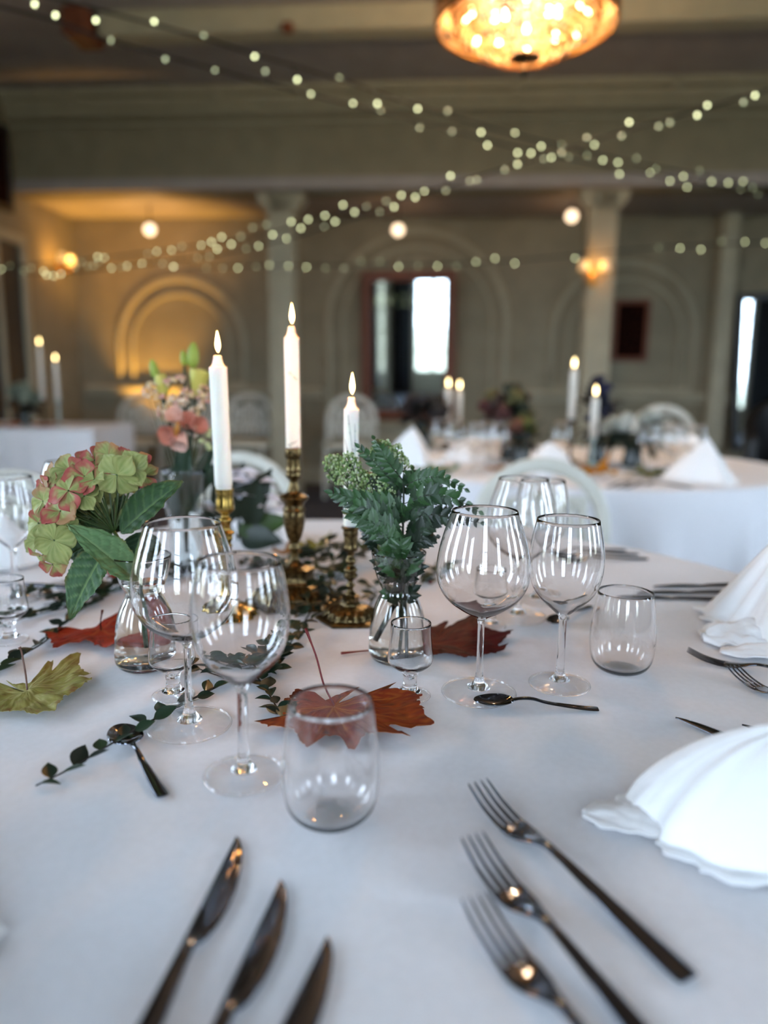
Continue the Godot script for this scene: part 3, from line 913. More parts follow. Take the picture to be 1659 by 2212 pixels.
func candle(label: String, at: Vector3, r: float, h: float, wax: Material, prints: int) -> void:
	var root := thing("candle", label, "candle", at, 0.0, "lit white candles")
	if r > 0.0125: root.rotation.z = 0.022
	elif prints == 1: root.rotation.z = 0.008
	part("wax", Mb.new().lathe(curve2([[0, 0], [r * 0.86, 0.0], [r * 0.88, 0.011], [r, 0.0135], [r, h * 0.3], [r, h * 0.7], [r, h - 0.002], [r * 0.93, h + 0.001], [r * 0.62, h + 0.007], [r * 0.46, h + 0.015], [r * 0.42, h + 0.0185], [r * 0.30, h + 0.019], [0, h + 0.0175]], 60), 32).done(), wax, root)
	part("wick", Mb.new().tube(curve([Vector3(0, h + 0.016, 0), Vector3(0.0003, h + 0.022, 0), Vector3(0.0012, h + 0.027, 0)], 6), 0.0007, 6).done(), mat(Color(0.03, 0.025, 0.02), 0.9), root)
	part("flame", Mb.new().lathe(curve2([[0, 0.0], [0.0014, 0.002], [0.0033, 0.007], [0.0037, 0.012], [0.0028, 0.019], [0.0012, 0.027], [0, 0.032]], 20), 16, T(Vector3(0.0012, h + 0.0235, 0))).done(), glow(Color(1.0, 0.80, 0.46), 16.0), root)
	omni("flame_light", Vector3(0.0012, h + 0.038, 0), Color(1.0, 0.66, 0.32), 0.012, 0.008, root)
	if prints == 0: return
	var ink := mat(Color(0.10, 0.13, 0.11), 0.7)
	var on := func(a: float, y: float) -> Vector3: return Vector3(sin(a) * (r + 0.00005), y, cos(a) * (r + 0.00005))
	var mb := Mb.new()
	var strands: Array = [[[-0.55, h * 0.73], [0.1, h * 0.70], [0.9, h * 0.655]], [[-0.7, h * 0.10], [0.0, h * 0.115], [0.8, h * 0.14]], [[-0.6, h * 0.065], [0.2, h * 0.075], [0.9, h * 0.085]]] if prints == 1 else \
		[[[-0.4, h * 0.97], [0.1, h * 0.75], [0.75, h * 0.47], [1.2, h * 0.2]], [[-0.9, h * 0.78], [-0.2, h * 0.62], [0.7, h * 0.42]], [[0.55, h * 0.9], [0.6, h * 0.7], [0.3, h * 0.4], [0.4, h * 0.1]], [[-0.9, h * 0.5], [-0.5, h * 0.42], [0.1, h * 0.2]]]
	var rg := RandomNumberGenerator.new()
	rg.seed = 40 + prints
	for s: Array in strands:
		var pts := PackedVector3Array()
		for i in 17:
			var t := i / 16.0 * (s.size() - 1)
			var k := mini(int(t), s.size() - 2)
			pts.append(on.call(lerpf(s[k][0], s[k + 1][0], t - k), lerpf(s[k][1], s[k + 1][1], t - k)))
		mb.tube(pts, 0.00032, 5)
		for q in (9 if prints == 2 else 5):   # seeds and small leaves along the strand
			var i := rg.randi_range(1, 14)
			var c := pts[i]
			var a := atan2(c.x, c.z) + rg.randf_range(-0.16, 0.16)
			var y := c.y + rg.randf_range(-0.003, 0.003)
			mb.tube(PackedVector3Array([on.call(a, y), on.call(a + 0.06, y - 0.0012), on.call(a + 0.12, y - 0.0026)]), [0.0003, Vector2(0.0011, 0.0004), 0.0003], 5)
	part("pressed_grass", mb.done(), ink, root)

# ---------------------------------------------------------------- cutlery: tip at the origin, handle towards +z
var steel: StandardMaterial3D

func put_cutlery(src: Node3D, label: String, tip: Vector3, end: Vector3, group: String, s := 1.0) -> Node3D:
	var d := end - tip
	d.y = 0.0
	var o: Node3D = src
	var xf := T(tip + Vector3(0, 0.0008, 0), atan2(d.x, d.z), s)
	if src.has_meta("placed"): o = copy_of(src, xf, label)
	else:
		src.set_meta("placed", true)
		src.transform = xf
		src.set_meta("label", label)
		src.set_meta("group", group)
	return o

func strip(path: Array, n: int, seg: int, rows: Array) -> ArrayMesh:   # rows: [s, x, y, half width, half thickness]
	var pts: Array = []
	var rad: Array = []
	for r in rows:
		pts.append(Vector3(r[1], r[2], r[0]))
		rad.append(Vector3(r[3], r[4], 0))
	var p := curve(pts, n)
	var q := curve(rad, n)
	var rr: Array = []
	for v in q: rr.append(Vector2(maxf(v.x, 0.0003), maxf(v.y, 0.0002)))
	return Mb.new().tube(p, rr, seg).done()

func make_fork() -> Node3D:
	var o := thing("fork", "steel table fork", "fork")
	for k in 4:
		var x := -0.0093 + 0.0062 * k
		part("tine", strip([], 14, 8, [[0.0, x * 0.93, 0.0135, 0.0004, 0.0004], [0.004, x * 0.95, 0.0115, 0.0010, 0.0008], [0.02, x, 0.0055, 0.0014, 0.0009], [0.038, x, 0.0022, 0.0017, 0.0010], [0.05, x * 0.96, 0.0018, 0.0022, 0.0010]]), steel, o)
	part("head", strip([], 22, 14, [[0.0455, 0, 0.0018, 0.0117, 0.0009], [0.054, 0, 0.002, 0.0118, 0.0011], [0.064, 0, 0.0036, 0.0102, 0.0012], [0.074, 0, 0.0066, 0.0066, 0.0015], [0.083, 0, 0.0086, 0.0042, 0.0018], [0.092, 0, 0.0088, 0.0036, 0.0019]]), steel, o)
	part("handle", strip([], 24, 14, [[0.091, 0, 0.0088, 0.0036, 0.0019], [0.105, 0, 0.0082, 0.0040, 0.0019], [0.13, 0, 0.0062, 0.0053, 0.0017], [0.16, 0, 0.0036, 0.0068, 0.0015], [0.185, 0, 0.0020, 0.0078, 0.0014], [0.200, 0, 0.0016, 0.0080, 0.0013], [0.204, 0, 0.0016, 0.0066, 0.0011]]), steel, o)
	return o

func make_knife() -> Node3D:
	var o := thing("knife", "steel table knife", "knife")
	var rows: Array = []
	for r in [[0.0, 0.0008], [0.004, 0.0045], [0.012, 0.0085], [0.025, 0.0125], [0.042, 0.0160], [0.060, 0.0178], [0.078, 0.0172], [0.092, 0.0145], [0.099, 0.0112]]:
		rows.append([r[0], -0.0062 + r[1] / 2.0, 0.0016, r[1] / 2.0, 0.0009])
	part("blade", strip([], 40, 10, rows), steel, o)
	part("handle", strip([], 30, 14, [[0.096, -0.001, 0.002, 0.0052, 0.0016], [0.103, -0.001, 0.0026, 0.0044, 0.0024], [0.115, -0.0008, 0.0030, 0.0044, 0.0028], [0.15, 0, 0.0032, 0.0060, 0.0030], [0.19, 0, 0.0032, 0.0080, 0.0028], [0.212, 0, 0.0030, 0.0086, 0.0024], [0.218, 0, 0.0030, 0.0070, 0.0018]]), steel, o)
	return o

func make_spoon(length: float, half: float, L: float) -> Node3D:
	var o := thing("spoon", "steel spoon", "spoon")
	var rows: Array = []
	for i in 9:
		var r := i / 8.0
		var row := PackedVector3Array()
		for j in 33:
			var a := TAU * j / 32
			var egg := 1.0 + 0.12 * sin(a)
			row.append(Vector3(-cos(a) * half * r * egg, 0.0022 + 0.0062 * r * r * (1.0 + 0.12 * sin(a)), length / 2 + sin(a) * length / 2 * r))
		rows.append(row)
	part("bowl", Mb.new().sheet(rows, 0.0011).done(), steel, o)
	part("handle", strip([], 26, 12, [[length - 0.0025, 0, 0.0074, 0.0042, 0.0008], [length + 0.006, 0, 0.0098, 0.0030, 0.0015], [length + 0.02, 0, 0.0102, 0.0025, 0.0017], [L * 0.6, 0, 0.0062, 0.0036, 0.0013], [L * 0.85, 0, 0.0024, 0.0056, 0.0011], [L - 0.003, 0, 0.0016, 0.0060, 0.0010], [L, 0, 0.0016, 0.0048, 0.0009]]), steel, o)
	return o

func build_cutlery() -> void:
	steel = mat(Color(0.34, 0.35, 0.38), 0.05, 1.0)
	var f := make_fork()
	var front := "forks lying at the front right"
	put_cutlery(f, "front fork nearest the white napkin, its whole handle showing", Vector3(0.0849, 0.75, -0.5991), Vector3(0.1913, 0.75, -0.3944), front, 1.12)
	put_cutlery(f, "middle fork of the three at the front right", Vector3(0.0711, 0.75, -0.5207), Vector3(0.1418, 0.75, -0.3659), front, 1.12)
	put_cutlery(f, "nearest fork at the front, cut off by the bottom of the photo", Vector3(0.0645, 0.75, -0.4517), Vector3(0.1055, 0.75, -0.3654), front, 1.12)
	put_cutlery(f, "fork on the right, upper one pointing at the right tumbler", Vector3(0.4061, 0.75, -0.9389), Vector3(0.5099, 0.75, -0.8824), "forks on the right")
	put_cutlery(f, "fork on the right, nearer the napkin and cut off by the edge", Vector3(0.4406, 0.75, -0.8862), Vector3(0.4776, 0.75, -0.7645), "forks on the right")
	for k in 3:
		var e: Vector3 = [Vector3(0.5453, 0.75, -1.5062), Vector3(0.5398, 0.75, -1.5478), Vector3(0.5252, 0.75, -1.5867)][k]
		put_cutlery(f, ["blurred fork at the far side, its handle nearest of three", "blurred fork at the far side, middle of three", "blurred fork at the far side, rearmost of three"][k], e + Vector3(-0.195, 0, 0.035), e, "forks at the far side")
	var k := make_knife()
	front = "knives lying at the front"
	put_cutlery(k, "front knife furthest left, whole blade and bolster showing", Vector3(-0.1079, 0.75, -0.5324), Vector3(-0.1279, 0.75, -0.3537), front, 1.12)
	put_cutlery(k, "middle knife of the three at the front, orange glint on its blade", Vector3(-0.0657, 0.75, -0.4811), Vector3(-0.0883, 0.75, -0.3513), front, 1.12)
	put_cutlery(k, "knife at the front beside the forks, only its blade in view", Vector3(-0.0278, 0.75, -0.4255), Vector3(-0.0463, 0.75, -0.3633), front, 1.12)
	put_cutlery(k, "knife on the right, blade tip in front of the big napkin", Vector3(0.3259, 0.75, -0.7604), Vector3(0.3743, 0.75, -0.68), "knives on the right")
	put_cutlery(k, "knife on the right, short end of blade above the big napkin", Vector3(0.3909, 0.75, -0.7455), Vector3(0.4338, 0.75, -0.688), "knives on the right")
	put_cutlery(k, "dark knife behind the right tumbler, nearest of three", Vector3(0.3982, 0.75, -1.2269), Vector3(0.5978, 0.75, -1.2081), "knives behind the right tumbler")
	put_cutlery(k, "dark knife behind the right tumbler, middle of three", Vector3(0.4439, 0.75, -1.2544), Vector3(0.6452, 0.75, -1.2573), "knives behind the right tumbler")
	put_cutlery(k, "dark knife behind the right tumbler, rearmost of three", Vector3(0.4859, 0.75, -1.2948), Vector3(0.6947, 0.75, -1.3073), "knives behind the right tumbler")
	put_cutlery(k, "knife lying behind the left vine near the schnapps glass", Vector3(-0.7297, 0.75, -1.2706), Vector3(-0.5707, 0.75, -1.2418), "knives at the left")
	put_cutlery(k, "knife on the far left beneath the wine glass bowl", Vector3(-0.7125, 0.75, -1.4733), Vector3(-0.9199, 0.75, -1.5616), "knives at the left")
	var s := make_spoon(0.042, 0.0140, 0.132)
	put_cutlery(s, "teaspoon in front of the two right-hand wine glasses", Vector3(0.104, 0.75, -0.7859), Vector3(0.2463, 0.75, -0.7767), "teaspoons", 1.05)
	put_cutlery(s, "blurred teaspoon behind the stem of the right wine glass", Vector3(0.2506, 0.75, -1.0613), Vector3(0.3256, 0.75, -1.1509), "teaspoons", 1.05)
	var s2 := make_spoon(0.052, 0.0170, 0.153)
	put_cutlery(s2, "small round spoon under the vine twig at the front left", Vector3(-0.2721, 0.75, -0.7142), Vector3(-0.1934, 0.75, -0.5973), "", 0.97)

# ---------------------------------------------------------------- napkins
func napkin_mesh(R: float, H: float, phase: float, corners: int, round_: float, p: float, q: float, sd: int) -> ArrayMesh:
	var rows: Array = []
	var ns := 120
	for i in 27:
		var v := i / 26.0
		var vv := maxf(0.0, (v - 0.06) / 0.94)
		var row := PackedVector3Array()
		for j in ns + 1:
			var a := -TAU * j / ns
			var b := fposmod(a + phase, TAU / corners) - PI / corners
			var poly := cos(PI / corners) / cos(b)
			var rb := R * lerpf(poly, 0.92, round_)
			var fold := noise_a.get_noise_2d(cos(a) * 1.5 + sd * 7.0, sin(a) * 1.5)
			var fine := noise_a.get_noise_3d(cos(a) * 4.0, sin(a) * 4.0 + sd, v * 2.0)
			rb *= 1.0 + 0.13 * fold * (1.0 - vv) + 0.028 * fine * (1.0 - vv * 0.6)
			var r := rb * pow(maxf(0.0, 1.0 - pow(vv, p)), q)
			if v < 0.06: r += R * 0.07 * (1.0 - v / 0.06) * (1.0 + 2.0 * fine)
			var y := H * vv * (1.0 + 0.04 * fold) + 0.0035 + 0.004 * sin(minf(v / 0.06, 1.0) * PI) * (0.6 + fine)
			row.append(Vector3(r * cos(a), maxf(y, 0.0022), r * sin(a)))
		rows.append(row)
	return Mb.new().sheet(rows, 0.0016).done()

func flap_mesh(L: float, W: float, h: float) -> ArrayMesh:   # a turned-up corner of cloth along +x
	var rows: Array = []
	for i in 15:
		var u := i / 14.0
		var row := PackedVector3Array()
		var w := W * sqrt(maxf(0.0, 1.0 - pow(u, 5.0))) * (1.0 + 0.12 * noise_a.get_noise_2d(u * 3.0, L * 40.0)) + 0.002
		for j in 13:
			var v := j / 6.0 - 1.0
			row.append(Vector3(L * u + 0.004 * noise_a.get_noise_2d(v * 2.0, L * 30.0), maxf(0.0025, 0.003 + h * (1.0 - 0.75 * absf(v)) * sin(PI * (0.12 + 0.8 * u)) * 0.9 + 0.4 * h * noise_a.get_noise_2d(u * 4.0, v * 2.0 + L * 50.0)), v * w))
		rows.append(row)
	return Mb.new().sheet(rows, 0.0016).done()

func napkin(label: String, at: Vector3, R: float, H: float, phase: float, sd: int, p := 1.0, q := 1.0, corners := 3, round_ := 0.35, group := "folded white napkins") -> Node3D:
	var o := thing("napkin", label, "napkin", at, 0.0, group)
	part("cloth", napkin_mesh(R, H, phase, corners, round_, p, q, sd), linen, o)
	return o

var linen: StandardMaterial3D

func build_napkins() -> void:
	linen = mat(Color(0.94, 0.945, 0.95), 0.85)
	linen.rim_enabled = true
	linen.rim = 0.3
	linen.normal_enabled = true
	linen.normal_texture = normal_tex(0.01, 4.0, 256, 21)
	linen.uv1_triplanar = true
	linen.uv1_scale = Vector3(9, 9, 9)
	linen.normal_scale = 0.25
	var a := napkin("big folded white napkin at the front right beside the forks", Vector3(0.328, 0.75, -0.553), 0.130, 0.086, 0.5, 1, 1.6, 0.6, 3, 0.8)
	(a.get_node("cloth") as Node3D).scale = Vector3(1.0, 1.0, 0.64)
	part("turned_corner", flap_mesh(0.075, 0.022, 0.010), linen, a, T(Vector3(-0.082, 0, -0.004), PI - 0.16))
	var b := napkin("white napkin standing on the right beyond the two forks", Vector3(0.62, 0.75, -1.03), 0.165, 0.215, 2.3, 2, 1.0, 1.0, 3, 0.3)
	part("turned_corner", flap_mesh(0.115, 0.045, 0.03), linen, b, T(Vector3(-0.05, 0, 0.01), PI + 0.12))
	part("turned_corner", flap_mesh(0.14, 0.03, 0.012), linen, b, T(Vector3(-0.02, 0, 0.06), PI + 0.1))
	napkin("white napkin just showing at the lower left corner", Vector3(-0.405, 0.75, -0.375), 0.17, 0.15, 0.3, 3, 1.2, 0.9, 3, 0.5)
	napkin("white napkin behind the golden candlestick and white flowers", Vector3(-0.2729, 0.75, -1.6613), 0.085, 0.10, 1.2, 4, 1.7, 0.7)
	napkin("white napkin at the left edge behind the slim wine glass", Vector3(-0.7316, 0.75, -1.3913), 0.075, 0.10, 0.2, 5, 1.1, 0.9)
	napkin("small white napkin left of the hydrangea leaves", Vector3(-0.3925, 0.75, -1.5153), 0.06, 0.075, 0.9, 6, 1.1, 0.9)

# ---------------------------------------------------------------- fallen leaves
# outline: [angle, reach] of tips and notches round the leaf stalk's end
func leaf_mesh(outline: Array, cols: Array, curl: float, lift: float, sd: int) -> ArrayMesh:
	var na := 200
	var nr := 13
	var m := outline.size()
	var tips: Array = []
	for k in m:
		var pr: float = outline[(k + m - 1) % m][1]
		var nx: float = outline[(k + 1) % m][1]
		if outline[k][1] > pr and outline[k][1] > nx: tips.append(outline[k])
	var rows: Array = []
	var cc: Array = []
	var reach := 0.0
	for t in outline: reach = maxf(reach, t[1])
	for i in nr + 1:
		var rho := 0.012 + 0.988 * i / float(nr)
		var row := PackedVector3Array()
		var crow := PackedColorArray()
		for j in na + 1:
			var a := -PI + TAU * (j % na) / na
			var k := 0
			while k < m and outline[k][0] <= a: k += 1
			var p: Array = outline[(k + m - 1) % m]
			var q: Array = outline[k % m]
			var P: Vector2 = Vector2.from_angle(p[0]) * p[1]
			var Q: Vector2 = Vector2.from_angle(q[0]) * q[1]
			var d := Vector2.from_angle(a)
			var den := d.cross(Q - P)
			var r: float = P.cross(Q - P) / den if absf(den) > 1e-6 else p[1]
			r = clampf(r, minf(p[1], q[1]) * 0.75, maxf(p[1], q[1]))
			r *= 1.0 + 0.035 * (fposmod(a * 23.0 + sd, 1.0) - 0.5) + 0.03 * noise_a.get_noise_2d(a * 6.0, sd * 3.0)
			r *= rho
			var pos := d * r
			var n1 := noise_a.get_noise_3d(pos.x * 22.0, pos.y * 22.0, sd)
			var n2 := noise_a.get_noise_3d(pos.x * 60.0, pos.y * 60.0, sd + 5.0)
			var n3 := noise_a.get_noise_3d(pos.x * 170.0, pos.y * 170.0, sd + 9.0)
			var s := r / reach
			var y := lift + curl * (0.35 * n1 + 0.9 * s * s * (0.45 + 0.8 * noise_a.get_noise_2d(a * 1.3 + sd, 3.0))) + 0.0035 * n2 * s
			var vein := 0.0
			var ridge := 0.0
			for t in tips:
				var da := wrapf(a - t[0], -PI, PI)
				if absf(da) > 0.6: continue
				var along := r * cos(da)
				var off := absf(r * sin(da))
				if along > t[1] * 0.98: continue
				var w: float = 0.0011 * (1.15 - along / t[1])
				vein = maxf(vein, 1.0 - smoothstep(w * 0.5, w * 1.6, off))
				ridge = maxf(ridge, 1.0 - smoothstep(0.0, 0.006, off))
				var f := fposmod((along - off * 1.1) / (t[1] * 0.13), 1.0)
				if off < along * 0.45: vein = maxf(vein, 0.45 * (1.0 - smoothstep(0.04, 0.12, absf(f - 0.5))))
			y -= 0.0022 * ridge * s
			row.append(Vector3(pos.x, maxf(y, 0.0012), -pos.y))
			var c: Color = cols[0].lerp(cols[1], clampf(0.5 + 0.9 * n1 + 0.5 * n2, 0.0, 1.0))
			c = c.lerp(cols[2], clampf((n3 + 0.7 * n2) * 1.2 - 0.15 + 0.55 * pow(rho, 6.0) * (0.6 + n2), 0.0, 1.0))
			c = c.lerp(cols[3], vein * 0.9)
			crow.append(c)
		rows.append(row)
		cc.append(crow)
	return Mb.new().sheet(rows, -0.0004, cc).done()

func leaf_mat(rough := 0.68) -> StandardMaterial3D:
	var m := mat(Color.WHITE, rough)
	m.vertex_color_use_as_albedo = true
	m.metallic_specular = 0.35
	m.backlight_enabled = true
	m.backlight = Color(0.12, 0.12, 0.12)
	return m

func maple(label: String, at: Vector3, outline: Array, cols: Array, curl: float, lift: float, sd: int, stalk: Array, stalk_c: Color, group := "fallen maple leaves") -> void:
	var o := thing("maple_leaf", label, "leaf", at, 0.0, group)
	part("blade", leaf_mesh(outline, cols, curl, lift, sd), leaf_mat(), o)
	if stalk.size():
		var pts: Array = [Vector3(0, lift + 0.001, 0)]
		for p in stalk: pts.append(p - at)
		var rad: Array = []
		for i in 17: rad.append(0.0011 if i < 14 else 0.0011 + 0.0003 * (i - 13))
		part("stalk", Mb.new().tube(curve(pts, 16), rad, 8).done(), mat(stalk_c, 0.5), o)

func build_leaves() -> void:
	var red := [Color(0.33, 0.030, 0.008), Color(0.21, 0.010, 0.005), Color(0.075, 0.012, 0.007), Color(0.36, 0.075, 0.018)]
	var orange := [Color(0.27, 0.045, 0.007), Color(0.17, 0.014, 0.004), Color(0.055, 0.011, 0.005), Color(0.38, 0.12, 0.018)]
	var dark := [Color(0.095, 0.006, 0.004), Color(0.05, 0.004, 0.004), Color(0.022, 0.004, 0.005), Color(0.12, 0.016, 0.006)]
	var olive := [Color(0.30, 0.27, 0.065), Color(0.22, 0.20, 0.05), Color(0.17, 0.055, 0.018), Color(0.42, 0.38, 0.15)]
	maple("orange red maple leaf right behind the front tumbler", Vector3(-0.0525, 0.75, -0.7696), [[-2.90, 0.0668], [-2.65, 0.0533], [-2.58, 0.0734], [-2.58, 0.0938], [-2.33, 0.0879], [-2.14, 0.0753], [-1.94, 0.0879], [-1.75, 0.1098], [-1.64, 0.0731], [-1.43, 0.0681], [-1.36, 0.0927], [-1.28, 0.1017], [-1.03, 0.0826], [-0.83, 0.1067], [-0.74, 0.1132], [-0.68, 0.0740], [-0.49, 0.1233], [-0.32, 0.1040], [0.07, 0.0920], [0.29, 0.1025], [0.68, 0.0640], [0.69, 0.0922], [1.08, 0.0085], [1.10, 0.0288], [1.13, 0.0627], [2.34, 0.0169], [2.35, 0.0395], [2.46, 0.0589]], orange, 0.017, 0.006, 2, [Vector3(-0.0642, 0.7774, -0.775), Vector3(-0.0737, 0.807, -0.785), Vector3(-0.0859, 0.838, -0.79)], Color(0.42, 0.05, 0.07))
	maple("bright red maple leaf left of the hydrangea vase", Vector3(-0.4005, 0.75, -1.0068), [[-3.06, 0.0667], [-2.85, 0.0756], [-2.31, 0.0701], [-1.91, 0.0903], [-1.82, 0.0749], [-1.71, 0.0613], [-1.59, 0.0486], [-1.24, 0.0663], [-1.09, 0.0893], [-0.93, 0.0929], [-0.79, 0.1045], [-0.61, 0.1138], [-0.25, 0.0699], [0.78, 0.0664], [0.86, 0.0515], [1.50, 0.0861], [1.71, 0.0485], [2.47, 0.0206], [3.01, 0.0309], [3.07, 0.0506]], red, 0.016, 0.007, 4, [Vector3(-0.3862, 0.7804, -0.97), Vector3(-0.3866, 0.795, -0.98)], Color(0.30, 0.06, 0.07))
	maple("yellow green maple leaf with brown edges at the left", Vector3(-0.4056, 0.75, -0.7973), [[-2.14, 0.0606], [-1.63, 0.0560], [-1.35, 0.0539], [-1.04, 0.0750], [-0.80, 0.0798], [-0.56, 0.0666], [-0.40, 0.0536], [-0.22, 0.0608], [-0.02, 0.0652], [0.42, 0.0699], [0.60, 0.0528], [0.76, 0.0745], [0.93, 0.0675], [1.23, 0.0823], [1.38, 0.1043], [1.46, 0.0995], [1.48, 0.0772], [1.52, 0.0570], [1.64, 0.0808], [1.72, 0.0747], [1.76, 0.0478], [1.87, 0.0250], [2.57, 0.0307], [2.58, 0.0555], [2.71, 0.0096], [2.72, 0.0661], [3.03, 0.0782]], olive, 0.022, 0.007, 6, [Vector3(-0.4153, 0.77, -0.815), Vector3(-0.4203, 0.7936, -0.82), Vector3(-0.4225, 0.8003, -0.82)], Color(0.42, 0.30, 0.26))
	maple("dark red maple leaf behind the large right wine glass", Vector3(0.0663, 0.75, -0.9708), [[-1.77, 0.0338], [-1.48, 0.0444], [-1.09, 0.0468], [-0.91, 0.0675], [-0.62, 0.0733], [-0.39, 0.0828], [-0.20, 0.1018], [-0.08, 0.1044], [-0.06, 0.0924], [0.26, 0.1189], [0.40, 0.1319], [0.45, 0.1140], [0.66, 0.1026], [0.88, 0.1240], [1.05, 0.1542], [1.07, 0.1167], [1.11, 0.0938], [1.17, 0.0765], [1.20, 0.0582], [1.23, 0.1081], [1.50, 0.0678], [1.71, 0.0475]], dark, 0.016, 0.006, 8, [Vector3(0.0276, 0.754, -0.9534), Vector3(-0.0162, 0.752, -0.952), Vector3(-0.0547, 0.753, -0.9376)], Color(0.45, 0.06, 0.08))
	maple("small red maple leaf behind the hydrangea's lower leaf", Vector3(-0.4978, 0.75, -1.3394), [[-1.84, 0.0260], [-1.38, 0.0421], [-1.02, 0.0490], [-0.66, 0.0433], [0.82, 0.0311], [1.31, 0.0307], [1.74, 0.0508], [1.94, 0.0710], [2.10, 0.0584], [2.63, 0.0273]], red, 0.012, 0.004, 10, [], Color.RED)
	# loose leaves lying among the candlesticks
	var yellow := [Color(0.26, 0.24, 0.05), Color(0.16, 0.20, 0.04), Color(0.30, 0.16, 0.03), Color(0.34, 0.33, 0.12)]
	var moss := [Color(0.075, 0.095, 0.02), Color(0.05, 0.07, 0.016), Color(0.10, 0.075, 0.02), Color(0.12, 0.14, 0.05)]
	var five := [[-2.75, 0.04], [-2.3, 0.022], [-1.9, 0.045], [-1.2, 0.024], [-0.6, 0.05], [0.0, 0.026], [0.6, 0.05], [1.2, 0.026], [1.75, 0.045], [2.3, 0.022], [2.8, 0.04]]
	maple("yellow green leaf tilted up behind the middle candlestick", Vector3(-0.1513, 0.75, -1.507), five, yellow, 0.05, 0.02, 12, [], Color.RED, "blurred leaves among the candlesticks")
	maple("moss green leaf between the middle and short candlesticks", Vector3(-0.0914, 0.75, -1.3386), five, moss, 0.03, 0.012, 14, [], Color.RED, "blurred leaves among the candlesticks")
	maple("moss green leaf standing behind the short candlestick", Vector3(-0.031, 0.75, -1.4529), five, moss, 0.06, 0.03, 16, [], Color.RED, "blurred leaves among the candlesticks")
	maple("peach brown leaf left behind the middle candlestick stem", Vector3(-0.191, 0.75, -1.4844), five, [Color(0.40, 0.20, 0.05), Color(0.32, 0.13, 0.03), Color(0.2, 0.1, 0.03), Color(0.5, 0.35, 0.15)], 0.03, 0.012, 18, [], Color.RED, "blurred leaves among the candlesticks")

# ---------------------------------------------------------------- vines
func blade_leaf(L: float, W: float, fold: float, bend: float, serr: int, n := 7) -> ArrayMesh:   # leaf along +z from the origin, face up
	var rows: Array = []
	for i in n + 1:
		var u := float(i) / n
		var w := W / 2.0 * sin(PI * pow(u * 0.985 + 0.015, 0.8)) + 0.0002
		if serr: w *= 1.0 + 0.16 * (fposmod(u * serr, 1.0) - 0.5)
		var row := PackedVector3Array()
		for v in [-1.0, -0.5, 0.0, 0.5, 1.0]:
			row.append(Vector3(v * w, fold * absf(v) * w + bend * L * u * u * (1.0 - 0.2 * absf(v)), L * u))
		rows.append(row)
	return Mb.new().sheet(rows, 0.00025).done()

var vine_leaves: Array = []
var vine_mats: Array = []
var twig: StandardMaterial3D

func vine(label: String, pts: Array, n: int, size: float, sd: int, spread := 1.0, group := "dark green vine sprigs", rise := 0.35) -> void:
	var o := thing("vine_sprig", label, "vine", pts[0], 0.0, group)
	var rg := RandomNumberGenerator.new()
	rg.seed = sd
	if spread > 2.0: n = int(n * 1.6)
	var loc: Array = []
	for p in pts: loc.append(p - pts[0] + Vector3(0, 0.003, 0))
	var c := curve(loc, 40)
	var rad: Array = []
	for i in 41: rad.append(lerpf(0.0007, 0.0014, i / 40.0))
	part("twig", Mb.new().tube(c, rad, 6).done(), twig, o)
	for k in n:
		var t := (k + 0.3) / n * 39.0
		var i := mini(int(t), 39)
		var p := c[i].lerp(c[i + 1], t - i)
		var d := (c[i + 1] - c[i]).normalized()
		var side := -1.0 if k % 2 == 0 else 1.0
		var out := d.rotated(Vector3.UP, side * rg.randf_range(0.5, 1.15))
		out.y = rg.randf_range(-0.1, 1.0) * rise
		if spread > 1.0:
			p += Vector3(rg.randf_range(-1, 1), rg.randf_range(0, 1.2), rg.randf_range(-1, 1)) * 0.011 * (spread - 1.0)
			out = out.rotated(Vector3.UP, rg.randf_range(-0.8, 0.8))
		p.y = maxf(p.y, 0.003)
		var up := Vector3(rg.randf_range(-0.5, 0.5), 1.0, rg.randf_range(-0.2, 0.7))
		var z := out.normalized()
		var x := up.cross(z).normalized()
		var s := size * rg.randf_range(0.75, 1.2)
		piece("leaf", k, vine_leaves[rg.randi() % 3], vine_mats[rg.randi() % 3], o, Transform3D(Basis(x, z.cross(x), z).scaled_local(Vector3(s, s, s)), p))

